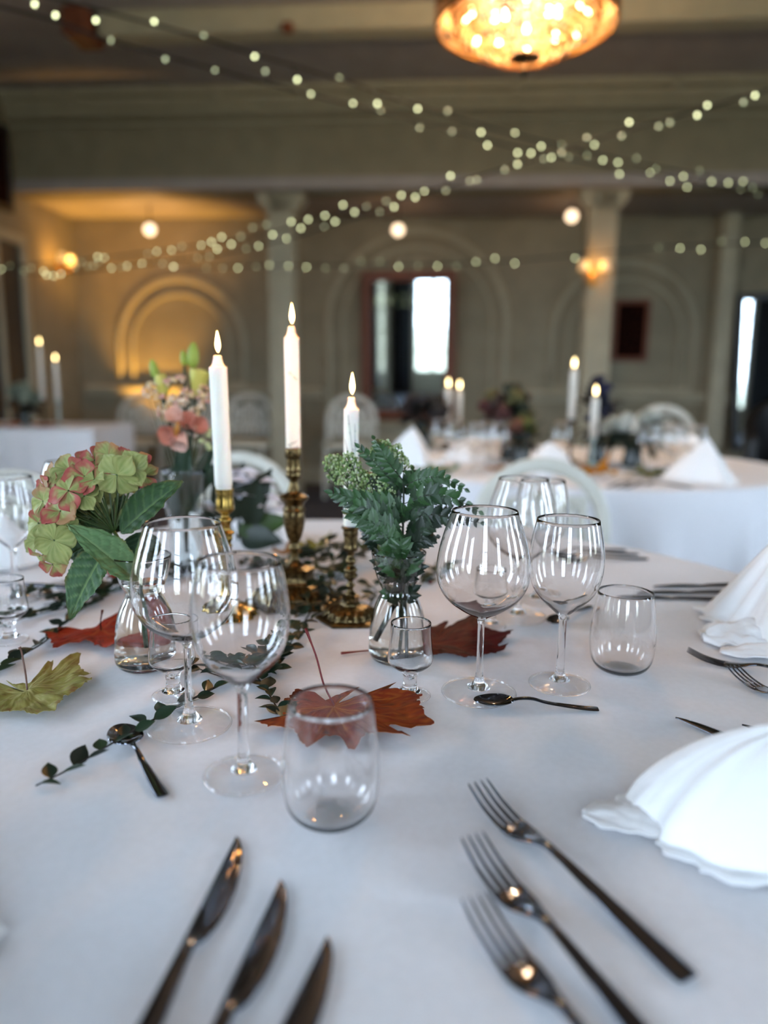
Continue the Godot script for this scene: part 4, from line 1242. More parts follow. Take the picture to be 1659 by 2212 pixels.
func build_vines() -> void:
	twig = mat(Color(0.09, 0.07, 0.06), 0.7)
	vine_leaves = [blade_leaf(1.0, 0.56, 0.35, 0.12, 0), blade_leaf(1.0, 0.50, 0.55, -0.12, 0), blade_leaf(1.0, 0.64, 0.2, 0.04, 0)]
	for c in [Color(0.085, 0.16, 0.115), Color(0.12, 0.20, 0.13), Color(0.07, 0.125, 0.10)]:
		var m := mat(c, 0.28)
		m.backlight_enabled = true
		m.backlight = Color(0.12, 0.16, 0.10)
		vine_mats.append(m)
	vine("vine twig reaching over the small round spoon at the front left", [Vector3(-0.306, 0.75, -0.6038), Vector3(-0.2886, 0.75, -0.6327), Vector3(-0.2653, 0.756, -0.6657), Vector3(-0.2469, 0.757, -0.7029), Vector3(-0.2335, 0.75, -0.753), Vector3(-0.2095, 0.75, -0.7979), Vector3(-0.1904, 0.75, -0.8325)], 17, 0.0247, 11)
	vine("bushy vine end behind the stem of the front wine glass", [Vector3(-0.2328, 0.75, -0.88), Vector3(-0.205, 0.75, -0.8602), Vector3(-0.1829, 0.75, -0.8494), Vector3(-0.1597, 0.75, -0.8616), Vector3(-0.1391, 0.75, -0.8953), Vector3(-0.1243, 0.75, -0.9415)], 34, 0.0239, 12, 2.2)
	vine("short vine branch pointing at the orange leaf", [Vector3(-0.1046, 0.75, -0.7377), Vector3(-0.1178, 0.75, -0.7736), Vector3(-0.1355, 0.75, -0.8168), Vector3(-0.1557, 0.75, -0.8617)], 12, 0.0247, 13, 1.2)
	vine("vine running from the front wine glass up to the candlesticks", [Vector3(-0.1577, 0.75, -0.8502), Vector3(-0.1366, 0.75, -0.9193), Vector3(-0.1231, 0.75, -1.009), Vector3(-0.1153, 0.75, -1.0933), Vector3(-0.105, 0.75, -1.1789)], 32, 0.0247, 14, 2.4)
	vine("long vine twig lying left of the red maple leaf", [Vector3(-0.4766, 0.75, -0.8517), Vector3(-0.4724, 0.75, -0.9002), Vector3(-0.4633, 0.75, -0.965), Vector3(-0.4698, 0.75, -1.047), Vector3(-0.4706, 0.75, -1.1261), Vector3(-0.4596, 0.75, -1.1958)], 26, 0.0254, 15, 1.2)
	vine("vine sprig behind the yellow leaf, near the small stemmed glass", [Vector3(-0.5554, 0.75, -1.0271), Vector3(-0.5391, 0.75, -1.0702), Vector3(-0.5142, 0.75, -1.1006), Vector3(-0.488, 0.75, -1.1327), Vector3(-0.4611, 0.75, -1.1589)], 18, 0.0261, 16, 1.5)
	vine("dense vine sprig under the hanging hydrangea leaf", [Vector3(-0.5408, 0.75, -1.1355), Vector3(-0.5092, 0.75, -1.1569), Vector3(-0.4843, 0.75, -1.1894), Vector3(-0.458, 0.75, -1.2237), Vector3(-0.4324, 0.75, -1.2421)], 34, 0.0239, 17, 2.4)
	vine("vine sprig with upright leaves behind the left schnapps glass", [Vector3(-0.6075, 0.75, -1.1579), Vector3(-0.5902, 0.75, -1.1849), Vector3(-0.5662, 0.75, -1.1913), Vector3(-0.5277, 0.75, -1.1561)], 9, 0.0275, 18, 1.3, "dark green vine sprigs", 1.1)
	vine("dark vine heap at the foot of the middle candlestick", [Vector3(-0.1172, 0.75, -1.1331), Vector3(-0.105, 0.75, -1.1789), Vector3(-0.0983, 0.75, -1.2394), Vector3(-0.0837, 0.75, -1.3258), Vector3(-0.0742, 0.75, -1.3875)], 44, 0.0254, 19, 3.4)
	vine("dark vine heap between the middle and short candlestick shafts", [Vector3(-0.159, 0.77, -1.3129), Vector3(-0.1383, 0.77, -1.3415), Vector3(-0.1128, 0.77, -1.3679), Vector3(-0.0836, 0.77, -1.3955), Vector3(-0.0495, 0.77, -1.3711)], 40, 0.0261, 20, 3.6)
	vine("dark vine sprig left of the middle candlestick base", [Vector3(-0.2695, 0.75, -1.3571), Vector3(-0.2427, 0.75, -1.3793), Vector3(-0.2097, 0.75, -1.3669), Vector3(-0.1773, 0.75, -1.3547)], 26, 0.0247, 21, 2.6)
	vine("vine sprig at the right of the fern vase", [Vector3(0.064, 0.75, -1.276), Vector3(0.0834, 0.75, -1.327), Vector3(0.1033, 0.75, -1.3681), Vector3(0.1206, 0.75, -1.397)], 16, 0.0247, 22, 2.2)
	vine("vine sprig seen through the left wine glasses", [Vector3(-0.4017, 0.75, -1.2733), Vector3(-0.3813, 0.75, -1.3184), Vector3(-0.3543, 0.75, -1.3463), Vector3(-0.2956, 0.75, -1.2781)], 30, 0.0254, 23, 2.6)
	vine("vine sprig between the schnapps glass and the fern vase, in shade", [Vector3(-0.0272, 0.75, -1.2902), Vector3(-0.0123, 0.75, -1.2317), Vector3(-0.0203, 0.75, -1.1567)], 10, 0.0232, 24, 1.6)
	# berries on the vine heaps
	var berry := mat(Color(0.28, 0.03, 0.06), 0.3)
	var rg := RandomNumberGenerator.new()
	rg.seed = 5
	var spots := [Vector3(-0.103, 0.762, -1.1395), Vector3(-0.1242, 0.762, -1.2339), Vector3(-0.336, 0.762, -1.276), Vector3(-0.3105, 0.762, -1.2554), Vector3(-0.1253, 0.762, -1.0286), Vector3(-0.1087, 0.762, -1.3395), Vector3(0.0836, 0.762, -1.2643)]
	var where := ["on the vine heap left of the short candlestick", "on the vine heap by the middle candlestick base", "seen through the left wine glass, left of a pair", "seen through the left wine glass, right of a pair", "on the vine just above the tall red leaf stalk", "on the heap between the candlestick shafts", "on the sprig right of the fern vase"]
	for k in spots.size():
		solo("berry", Mb.new().ball(Vector3(0, 0.0, 0), Vector3(0.0038, 0.0036, 0.0038), 10, 8).done(), berry, "small dark red berry " + where[k], "berry", T(spots[k]), "dark red berries in the vines")

# ---------------------------------------------------------------- fern, umbels, hydrangea and the bouquets behind
func fern_leaflet(L: float, W: float) -> ArrayMesh:   # along +z, face up, toothed
	var rows: Array = []
	for i in 12:
		var u := i / 11.0
		var w := W / 2.0 * sin(PI * pow(u * 0.97 + 0.03, 0.72))
		w *= 1.12 - 0.24 * float(i % 2)
		w = maxf(w, 0.0003)
		var row := PackedVector3Array()
		for v in [-1.0, -0.45, 0.0, 0.45, 1.0]:
			row.append(Vector3(v * w, 0.28 * absf(v) * w - 0.06 * L * u * u + (0.05 * w if i % 2 == 0 and v != 0.0 else 0.0), L * u - absf(v) * 0.05 * L))
		rows.append(row)
	return Mb.new().sheet(rows, 0.0002).done()

func build_fern() -> void:
	var o := thing("fern_frond", "dark green fern frond with toothed leaflets in the waisted vase", "fern", Vector3(0.0202, 0.8801, -0.93))
	var root := o.position
	var stem_m := mat(Color(0.12, 0.15, 0.09), 0.5)
	var greens: Array = []
	for c in [Color(0.17, 0.29, 0.16), Color(0.20, 0.33, 0.18), Color(0.13, 0.225, 0.135), Color(0.08, 0.15, 0.095)]:
		var m := mat(c, 0.36)
		m.backlight_enabled = true
		m.backlight = Color(0.14, 0.18, 0.12)
		greens.append(m)
	var lf := [fern_leaflet(1.0, 0.56), fern_leaflet(1.0, 0.50), fern_leaflet(1.0, 0.60)]
	# rachis, then the pinnae with their leaflets
	var main := [Vector3(0.0317, 0.6907, -0.91), Vector3(0.0269, 0.8251, -0.922), Vector3(0.0247, 0.8811, -0.93), Vector3(0.0245, 0.9269, -0.93), Vector3(0.0248, 0.9645, -0.93), Vector3(0.0235, 0.9887, -0.93)]
	var loc: Array = []
	for p in main: loc.append(p - root)
	var rr: Array = []
	for i in 31: rr.append(lerpf(0.0024, 0.0009, i / 30.0))
	part("rachis", Mb.new().tube(curve(loc, 30), rr, 8).done(), stem_m, o)
	# [points, leaflet pairs, leaflet length in mm, material offset]
	var pin := [
		[[Vector3(0.0235, 0.9869, -0.93), Vector3(0.0076, 1.007, -0.93), Vector3(-0.0036, 1.0233, -0.93), Vector3(-0.0132, 1.0378, -0.93)], 8, 17, 0],
		[[Vector3(0.0244, 0.9713, -0.935), Vector3(0.006, 0.9897, -0.935), Vector3(-0.0127, 1.0099, -0.935), Vector3(-0.0319, 1.0277, -0.935)], 9, 17, 1],
		[[Vector3(0.0248, 0.9801, -0.925), Vector3(0.0443, 0.9905, -0.925), Vector3(0.0717, 0.9927, -0.925), Vector3(0.1024, 0.9765, -0.925)], 9, 18, 0],
		[[Vector3(0.0254, 0.9595, -0.915), Vector3(0.0534, 0.9718, -0.915), Vector3(0.0861, 0.9686, -0.915), Vector3(0.1204, 0.9487, -0.915)], 10, 20, 1],
		[[Vector3(0.0257, 0.9383, -0.91), Vector3(0.0536, 0.9478, -0.91), Vector3(0.0863, 0.9446, -0.91), Vector3(0.122, 0.9358, -0.91)], 9, 19, 2],
		[[Vector3(0.0252, 0.9516, -0.94), Vector3(0.0063, 0.9703, -0.94), Vector3(-0.0088, 0.9851, -0.94), Vector3(-0.0209, 0.9925, -0.94)], 7, 19, 2],
		[[Vector3(0.0245, 0.941, -0.915), Vector3(-0.0009, 0.9592, -0.915), Vector3(-0.0319, 0.9662, -0.915), Vector3(-0.0646, 0.9731, -0.915)], 10, 21, 0],
		[[Vector3(0.0245, 0.929, -0.91), Vector3(-0.0026, 0.9481, -0.91), Vector3(-0.0317, 0.9578, -0.91), Vector3(-0.0621, 0.9657, -0.91)], 10, 21, 1],
		[[Vector3(0.0241, 0.9152, -0.905), Vector3(0.0012, 0.9297, -0.905), Vector3(-0.0224, 0.9423, -0.905), Vector3(-0.0444, 0.9472, -0.905)], 9, 24, 0],
		[[Vector3(0.0238, 0.9052, -0.9), Vector3(0.0104, 0.9161, -0.9), Vector3(-0.0023, 0.9251, -0.9), Vector3(-0.0185, 0.9286, -0.9)], 6, 24, 1],
		[[Vector3(0.0259, 0.9171, -0.905), Vector3(0.0393, 0.9265, -0.905), Vector3(0.0536, 0.9359, -0.905), Vector3(0.0688, 0.9407, -0.905)], 6, 20, 2],
		[[Vector3(0.0254, 0.907, -0.9), Vector3(0.0393, 0.9164, -0.9), Vector3(0.0537, 0.9203, -0.9), Vector3(0.0654, 0.9195, -0.9)], 5, 20, 3],
		[[Vector3(0.0189, 0.8906, -0.955), Vector3(-0.0003, 0.8982, -0.955), Vector3(-0.0158, 0.9098, -0.955), Vector3(-0.0293, 0.9203, -0.955)], 7, 21, 3],
		[[Vector3(0.027, 0.9327, -0.96), Vector3(0.0467, 0.9524, -0.96), Vector3(0.0617, 0.9641, -0.96), Vector3(0.0718, 0.9796, -0.96)], 7, 18, 3],
		[[Vector3(0.0264, 0.9093, -0.96), Vector3(0.0473, 0.9213, -0.96), Vector3(0.0682, 0.9332, -0.96), Vector3(0.0851, 0.9451, -0.96)], 7, 20, 3],
		[[Vector3(0.0239, 0.8924, -0.895), Vector3(0.0223, 0.9026, -0.895), Vector3(0.0212, 0.9118, -0.895), Vector3(0.0204, 0.921, -0.895)], 4, 22, 0],
		[[Vector3(0.0191, 0.8827, -0.955), Vector3(0.0035, 0.8943, -0.955), Vector3(-0.0081, 0.902, -0.955), Vector3(-0.0157, 0.9059, -0.955)], 5, 22, 3],
		[[Vector3(0.0241, 0.8684, -0.912), Vector3(0.0166, 0.8778, -0.912), Vector3(0.0072, 0.889, -0.912), Vector3(-0.002, 0.8983, -0.912)], 5, 24, 0],
		[[Vector3(0.025, 0.869, -0.91), Vector3(0.0294, 0.8785, -0.91), Vector3(0.0347, 0.8899, -0.91), Vector3(0.04, 0.8993, -0.91)], 5, 23, 1],
		[[Vector3(0.0227, 0.8592, -0.925), Vector3(0.0113, 0.8706, -0.925), Vector3(-0.0001, 0.882, -0.925), Vector3(-0.0076, 0.8914, -0.925)], 5, 22, 3],
		[[Vector3(0.0275, 0.8584, -0.928), Vector3(0.0357, 0.8701, -0.928), Vector3(0.043, 0.8818, -0.928), Vector3(0.0465, 0.8933, -0.928)], 5, 22, 3],
		[[Vector3(0.0248, 0.8562, -0.915), Vector3(0.0251, 0.8676, -0.915), Vector3(0.0231, 0.879, -0.915), Vector3(0.022, 0.8923, -0.915)], 5, 22, 2],
		[[Vector3(0.0223, 0.8261, -0.925), Vector3(0.0155, 0.8377, -0.925), Vector3(0.0079, 0.8454, -0.925), Vector3(0.0022, 0.8531, -0.925)], 4, 19, 1],
		[[Vector3(0.0279, 0.8281, -0.925), Vector3(0.0324, 0.838, -0.925), Vector3(0.0369, 0.8477, -0.925), Vector3(0.0377, 0.8574, -0.925)], 4, 19, 2],
		[[Vector3(0.0241, 0.963, -0.94), Vector3(0.0285, 0.9781, -0.94), Vector3(0.0339, 0.9894, -0.94), Vector3(0.0356, 0.9988, -0.94)], 4, 18, 1],
		[[Vector3(0.0248, 0.9289, -0.92), Vector3(0.0175, 0.9475, -0.92), Vector3(0.0082, 0.9585, -0.92), Vector3(-0.0011, 0.9695, -0.92)], 6, 21, 1],
		[[Vector3(0.0253, 0.9367, -0.918), Vector3(0.0339, 0.9517, -0.918), Vector3(0.041, 0.9592, -0.918), Vector3(0.05, 0.9649, -0.918)], 5, 21, 1]]
	var rg := RandomNumberGenerator.new()
	rg.seed = 77
	for k in pin.size():
		var pts: Array = []
		for p in pin[k][0]: pts.append(p - root)
		pts[1].z += 0.008
		pts[2].z += 0.008
		pts[3].z += rg.randf_range(-0.012, 0.004)
		var c := curve(pts, 24)
		var pr: Array = []
		for i in 25: pr.append(lerpf(0.0008, 0.0004, i / 24.0))
		var pn := part("pinna", Mb.new().tube(c, pr, 6).done(), stem_m, o)
		var n: int = pin[k][1]
		var count := 0
		for q in n:
			var t := (0.10 + 0.88 * (q + 0.3) / n) * 24.0
			var i := mini(int(t), 23)
			var d := (c[i + 1] - c[i]).normalized()
			var nor := Vector3(rg.randf_range(-0.12, 0.12), 0.30, 1.0).normalized()
			for side in [-1.0, 1.0]:
				var p := c[i].lerp(c[i + 1], t - i)
				var z := d.rotated(nor, side * deg_to_rad(rg.randf_range(48, 66) - 22.0 * q / n)).normalized()
				z = (z + nor * rg.randf_range(-0.25, 0.12)).normalized()
				var y := (nor + Vector3(0, 0, 0) + d * rg.randf_range(-0.2, 0.2) + Vector3(rg.randf_range(-0.15, 0.15), 0, 0)).normalized()
				var x := y.cross(z).normalized()
				var L: float = pin[k][2] * 0.001 * (1.05 - 0.5 * pow(float(q) / n, 1.6)) * rg.randf_range(0.92, 1.08)
				piece("leaflet", count, lf[rg.randi() % 3], greens[mini(3, pin[k][3] + rg.randi() % 2)], pn, Transform3D(Basis(x, z.cross(x), z).scaled_local(Vector3(L, L, L)), p))
				count += 1
			if q == n - 1:
				var L: float = pin[k][2] * 0.0006
				var x := nor.cross(d).normalized()
				piece("leaflet", count, lf[1], greens[pin[k][3]], pn, Transform3D(Basis(x, d.cross(x), d).scaled_local(Vector3(L, L, L)), c[24]))
	# thick cut stems in the water
	var st := [[Vector3(0.0236, 0.8747, -0.915), Vector3(0.0167, 0.8288, -0.925), Vector3(-0.0025, 0.7751, -0.93)], [Vector3(0.0206, 0.8683, -0.94), Vector3(0.0237, 0.8243, -0.94), Vector3(0.0199, 0.757, -0.94)], [Vector3(0.0143, 0.8703, -0.92), Vector3(0.0186, 0.8226, -0.925), Vector3(0.0236, 0.7878, -0.935)]]
	for k in 3:
		solo("cut_stem", Mb.new().tube(curve(st[k], 14), [0.0030, 0.0022, 0.0018][k], 10).done(), mat([Color(0.16, 0.15, 0.08), Color(0.16, 0.22, 0.10), Color(0.14, 0.15, 0.08)][k], 0.5), ["thick cut stem slanting to the left in the fern vase", "pale green cut stem upright in the fern vase", "short brown cut stem in the fern vase"][k], "stem", Transform3D.IDENTITY, "cut stems in the fern vase")

# heads of small buds on thin stalks; the buds are too many to count
func umbel(label: String, base: Vector3, heads: Array, R: float, cols: Array, sd: int, bud: float, per: int, called := "umbel_sprig", group := "green white umbel sprigs") -> void:
	var o := thing(called, label, "flower", base, 0.0, group)
	var rg := RandomNumberGenerator.new()
	rg.seed = sd
	var mb := Mb.new()
	var stalk := Mb.new()
	for h: Vector3 in heads:
		var H := h - base
		var mid := H * 0.55 + Vector3(0, 0.004, 0.002)
		stalk.tube(curve([Vector3.ZERO, mid, H - Vector3(0, R * 0.7, 0)], 10), 0.0006, 5)
		for k in per:
			var d := Vector3(rg.randf_range(-1, 1), rg.randf_range(-0.3, 1), rg.randf_range(-1, 1)).normalized()
			var p := H + d * R * rg.randf_range(0.55, 1.0)
			if k % 3 == 0: stalk.tube(PackedVector3Array([H - Vector3(0, R * 0.7, 0), p]), 0.0003, 4)
			mb.col(cols[rg.randi() % cols.size()])
			mb.ball(p, Vector3(1, rg.randf_range(0.8, 1.3), 1) * bud * rg.randf_range(0.7, 1.25), 6, 4)
	part("stalk", stalk.done(), mat(Color(0.22, 0.29, 0.16), 0.6), o)
	var b := part("buds", mb.done(), leaf_mat(0.6), o)
	b.set_meta("kind", "stuff")

func big_leaf(L: float, W: float, bend: float, cup: float, top: Color, vein: Color, edge: Color, sd: int) -> ArrayMesh:
	var rows: Array = []
	var cols: Array = []
	for i in 45:
		var u := i / 44.0
		var w := W / 2.0 * pow(sin(PI * pow(u * 0.99 + 0.01, 0.78)), 0.85)
		w *= 1.0 + 0.07 * (fposmod(u * 22.0, 1.0) - 0.5)
		w = maxf(w, 0.0004)
		var row := PackedVector3Array()
		var cr := PackedColorArray()
		for j in 25:
			var v := j / 12.0 - 1.0
			var f := fposmod((u - absf(v) * 0.16) * 7.5, 1.0)
			var quilt := sin(PI * f)
			var side := 1.0 - smoothstep(0.05, 0.16, minf(f, 1.0 - f))
			var mid := 1.0 - smoothstep(0.02, 0.075, absf(v))
			var n := noise_a.get_noise_2d(u * 6.0 + sd, v * 3.0)
			var y := cup * absf(v) * w + bend * L * u * u + 0.0022 * quilt * minf(absf(v) * 4.0, 1.0) * (1.0 - absf(v) * 0.4) + 0.004 * n * absf(v) - 0.0012 * mid
			row.append(Vector3(v * w, y, L * u))
			var c := top.lerp(top * 0.7, clampf(0.5 + n, 0.0, 1.0))
			c = c.lerp(vein, maxf(mid, side * 0.32 * minf(absf(v) * 9.0, 1.0)))
			c = c.lerp(edge, clampf(smoothstep(0.82, 1.0, absf(v)) * (0.2 + n) + smoothstep(0.8, 1.0, u) * 0.5 * (0.5 + n), 0.0, 1.0))
			cr.append(c)
		rows.append(row)
		cols.append(cr)
	return Mb.new().sheet(rows, 0.0003, cols).done()

func petal_mesh(pink: float, sd: int) -> ArrayMesh:   # broad petal along +z, face up
	var rows: Array = []
	var cols: Array = []
	for i in 11:
		var u := i / 10.0
		var w := 0.52 * pow(sin(PI * pow(u * 0.88 + 0.01, 1.45)), 0.85)
		if i == 10: w *= 0.75
		var row := PackedVector3Array()
		var cr := PackedColorArray()
		for j in 11:
			var v := j / 5.0 - 1.0
			var n := noise_a.get_noise_2d(v * 2.0 + sd * 4.0, u * 2.0)
			var n2 := noise_a.get_noise_2d(v * 9.0 + sd, u * 3.0 + 5.0)
			row.append(Vector3(v * w, 0.16 * absf(v) * w * 2.0 - 0.16 * u * u + 0.10 * n * u + 0.012 * cos(v * 22.0) * u, u * (1.0 - 0.16 * v * v) + 0.02 * cos(v * 25.0) * u))
			var c := Color(0.29, 0.305, 0.100).lerp(Color(0.18, 0.235, 0.065), clampf(0.5 + n, 0.0, 1.0))
			c = c.lerp(Color(0.42, 0.42, 0.19), 0.35 * (1.0 - smoothstep(0.02, 0.12, absf(fposmod(v * 2.5 + 0.5, 1.0) - 0.5))))
			var e := clampf((maxf(u, absf(v) * 0.8) - 0.74 + pink * 0.34 + 0.22 * n + 0.16 * n2) * 2.6, 0.0, 1.0) * pink
			c = c.lerp(Color(0.36, 0.080, 0.068) if sd % 3 else Color(0.32, 0.18, 0.085), clampf(e * 1.3, 0.0, 1.0))
			cr.append(c)
		rows.append(row)
		cols.append(cr)
	return Mb.new().sheet(rows, 0.012, cols).done()

func build_hydrangea() -> void:
	var head := Vector3(-0.3686, 0.954, -0.93)
	var base := Vector3(-0.3008, 0.7748, -0.898)
	var o := thing("hydrangea", "green and pink hydrangea head with large leaves in the left vase", "flower", base)
	var lm := leaf_mat(0.55)
	var stem_m := mat(Color(0.20, 0.29, 0.10), 0.5)
	var joint := Vector3(-0.3389, 0.9205, -0.91) - base
	part("stem", Mb.new().tube(curve([Vector3.ZERO, Vector3(-0.3036, 0.8338, -0.895) - base, Vector3(-0.3129, 0.8845, -0.895) - base, joint], 24), 0.0024, 8).done(), stem_m, o)
	var petals_m: Array = []
	for k in 12: petals_m.append(petal_mesh([0.12, 0.55, 0.95, 1.0][k % 4], k))
	# florets: [place, petal length mm, pinkness]
	var fl := [
		[Vector3(-0.3797, 0.9759, -0.88), 26, 2], [Vector3(-0.3902, 0.9512, -0.878), 28, 2], [Vector3(-0.4008, 0.915, -0.88), 27, 0], [Vector3(-0.3654, 0.9914, -0.895), 22, 1], [Vector3(-0.3898, 0.9981, -0.91), 22, 1],
		[Vector3(-0.3464, 1.0142, -0.925), 20, 1], [Vector3(-0.326, 0.9942, -0.895), 26, 0], [Vector3(-0.3087, 0.9994, -0.91), 23, 0], [Vector3(-0.362, 1.0086, -0.92), 20, 2], [Vector3(-0.3627, 0.969, -0.885), 22, 0],
		[Vector3(-0.4351, 0.929, -0.915), 21, 1], [Vector3(-0.4226, 0.9586, -0.905), 23, 1], [Vector3(-0.4115, 0.8808, -0.895), 20, 1], [Vector3(-0.4362, 0.8866, -0.915), 18, 1], [Vector3(-0.3341, 1.0097, -0.935), 17, 3],
		[Vector3(-0.3039, 0.9889, -0.93), 19, 1], [Vector3(-0.3515, 0.9887, -0.89), 22, 1], [Vector3(-0.411, 0.9871, -0.915), 20, 3], [Vector3(-0.3568, 0.975, -0.9), 18, 0], [Vector3(-0.3579, 0.9468, -0.93), 17, 0],
		[Vector3(-0.4045, 0.9033, -0.9), 18, 1], [Vector3(-0.3836, 1.0018, -0.93), 20, 2], [Vector3(-0.3139, 1.009, -0.945), 17, 3], [Vector3(-0.429, 0.9691, -0.93), 21, 3], [Vector3(-0.4468, 0.9025, -0.935), 19, 0],
		[Vector3(-0.3948, 0.9264, -0.9), 20, 0], [Vector3(-0.3773, 0.9812, -0.9), 21, 2], [Vector3(-0.3525, 1.0016, -0.93), 20, 1], [Vector3(-0.4116, 0.939, -0.95), 20, 0], [Vector3(-0.3917, 0.9451, -0.96), 20, 0],
		[Vector3(-0.3806, 0.8963, -0.95), 16, 0], [Vector3(-0.412, 0.8975, -0.96), 18, 0], [Vector3(-0.3557, 0.9657, -0.96), 18, 0], [Vector3(-0.4283, 0.9287, -0.95), 20, 1], [Vector3(-0.333, 0.9773, -0.95), 17, 0],
		[Vector3(-0.414, 0.9596, -0.93), 20, 2]]
	var rg := RandomNumberGenerator.new()
	rg.seed = 31
	var center := head - Vector3(0, 0.01, 0.03)
	var ped := Mb.new()
	for k in fl.size():
		var f: Array = fl[k]
		var p: Vector3 = f[0]
		var nor := (p - center).normalized()
		nor = (nor + Vector3(0.0, 0.1, 0.95)).normalized()
		nor = (nor + Vector3(rg.randf_range(-0.55, 0.55), rg.randf_range(-0.5, 0.55), 0)).normalized()
		var b := frame(nor, Vector3(0, 1, 0)).rotated(nor, rg.randf_range(0, TAU))
		var fo := part("floret", Mb.new().ball(Vector3.ZERO, Vector3(0.0014, 0.0016, 0.0014), 8, 6).done(), stem_m, o, Transform3D(b, p - base))
		for q in 4:
			var s: float = f[1] * 0.001 * rg.randf_range(0.85, 1.15) * 1.06
			var pinky: int = clampi(f[2] + (rg.randi() % 3 - 1 if f[2] > 0 else 0), 0, 3)
			piece("petal", q, petals_m[pinky + 4 * (rg.randi() % 3)], lm, fo, Transform3D(Basis(Vector3.UP, q * TAU / 4 + rg.randf_range(-0.16, 0.16)) * Basis(Vector3.RIGHT, rg.randf_range(-0.6, 0.30)).scaled(Vector3(s, s, s)), Vector3(0, 0.0005 * (q % 2), 0)))
		ped.tube(curve([joint, joint.lerp(p - base, 0.5) - nor * 0.004, p - base], 8), 0.0009, 6)
	part("pedicels", ped.done(), stem_m, o)
	# leaves: [base, tip, width, face, bend, top, vein]
	var dg := Color(0.035, 0.085, 0.030)
	var lv := [[Vector3(-0.326, 0.9216, -0.9), Vector3(-0.2557, 0.9885, -0.9), 0.060, Vector3(-0.55, 0.55, 0.75), -0.10, dg, Color(0.14, 0.22, 0.085)],
		[Vector3(-0.3386, 0.9059, -0.885), Vector3(-0.3799, 0.8332, -0.845), 0.056, Vector3(-0.35, 0.45, 0.85), -0.16, Color(0.042, 0.10, 0.038), Color(0.19, 0.28, 0.11)],
		[Vector3(-0.3046, 0.8679, -0.88), Vector3(-0.3616, 0.9424, -0.85), 0.050, Vector3(0.45, 0.75, 0.55), -0.12, Color(0.13, 0.24, 0.10), Color(0.24, 0.36, 0.16)],
		[Vector3(-0.3143, 0.9156, -0.93), Vector3(-0.3059, 0.8723, -0.92), 0.050, Vector3(0.1, 0.2, 0.9), -0.10, Color(0.02, 0.05, 0.02), Color(0.06, 0.10, 0.04)],
		[Vector3(-0.3423, 0.8908, -0.93), Vector3(-0.3572, 0.8748, -0.915), 0.036, Vector3(0.0, 0.4, 0.9), -0.15, Color(0.06, 0.13, 0.045), Color(0.12, 0.2, 0.08)],
		[Vector3(-0.3575, 0.9109, -0.95), Vector3(-0.4024, 0.9557, -0.955), 0.060, Vector3(0.0, 0.3, 0.9), -0.1, Color(0.03, 0.07, 0.025), Color(0.09, 0.14, 0.06)],
		[Vector3(-0.3594, 0.9099, -0.955), Vector3(-0.3511, 0.964, -0.965), 0.066, Vector3(0.0, 0.3, 0.9), -0.1, Color(0.03, 0.07, 0.025), Color(0.09, 0.14, 0.06)],
		[Vector3(-0.3611, 0.9016, -0.95), Vector3(-0.4201, 0.8821, -0.95), 0.055, Vector3(0.0, 0.5, 0.9), -0.1, Color(0.035, 0.08, 0.03), Color(0.09, 0.14, 0.06)],
		[Vector3(-0.3522, 0.908, -0.935), Vector3(-0.3859, 0.9277, -0.925), 0.045, Vector3(0.1, 0.3, 0.9), -0.1, Color(0.03, 0.07, 0.025), Color(0.09, 0.14, 0.06)]]
	for k in lv.size():
		var d: Vector3 = lv[k][1] - lv[k][0]
		var z := d.normalized()
		var x: Vector3 = (lv[k][3] as Vector3).cross(z).normalized()
		var xf := Transform3D(Basis(x, z.cross(x), z), lv[k][0] - base)
		part("leaf", big_leaf(d.length() * 1.03, lv[k][2], lv[k][4], 0.30, lv[k][5], lv[k][6], Color(0.16, 0.13, 0.03), k + 1), lm, o, xf)

func build_bouquets() -> void:
	build_fern()
	var green := [Color(0.20, 0.30, 0.10), Color(0.30, 0.40, 0.17), Color(0.45, 0.52, 0.32), Color(0.14, 0.23, 0.08)]
	var vb := Vector3(0.0145, 0.8682, -0.94)
	umbel("leaning sprig of tiny green white buds left of the fern", vb, [Vector3(-0.0447, 1.0097, -0.95), Vector3(-0.039, 1.0004, -0.95), Vector3(-0.0493, 0.9927, -0.95), Vector3(-0.0333, 0.9873, -0.95), Vector3(-0.0464, 0.9814, -0.95), Vector3(-0.0239, 0.9855, -0.95), Vector3(-0.0351, 0.9721, -0.95), Vector3(-0.02, 0.9723, -0.95)], 0.0125, green, 51, 0.0017, 46)
	umbel("sprig of tiny green buds before the short white candle", vb, [Vector3(-0.0689, 1.0033, -0.99), Vector3(-0.0709, 0.9915, -0.99), Vector3(-0.0621, 0.9975, -0.99), Vector3(-0.067, 0.9817, -0.99), Vector3(-0.0601, 0.9779, -0.99)], 0.0135, green, 52, 0.0019, 40)
	umbel("sprig of tiny green buds above the fern tip", vb, [Vector3(-0.0093, 1.0209, -0.955), Vector3(0, 1.0257, -0.955), Vector3(0.0132, 1.0212, -0.955), Vector3(0.0209, 1.01, -0.955), Vector3(0.0248, 1.0025, -0.955), Vector3(0.0058, 1.0155, -0.955), Vector3(-0.0036, 1.0116, -0.955)], 0.0115, green, 53, 0.0017, 40)
	umbel("sprig of tiny green buds between the fern's left pinnae", vb, [Vector3(-0.016, 0.9882, -0.93), Vector3(-0.0068, 0.9809, -0.93), Vector3(0.0007, 0.9754, -0.93), Vector3(-0.0122, 0.9715, -0.93), Vector3(0.0063, 0.968, -0.93)], 0.0115, green, 54, 0.0016, 38)
	build_hydrangea()
	build_lisianthus()
	build_white_flowers()

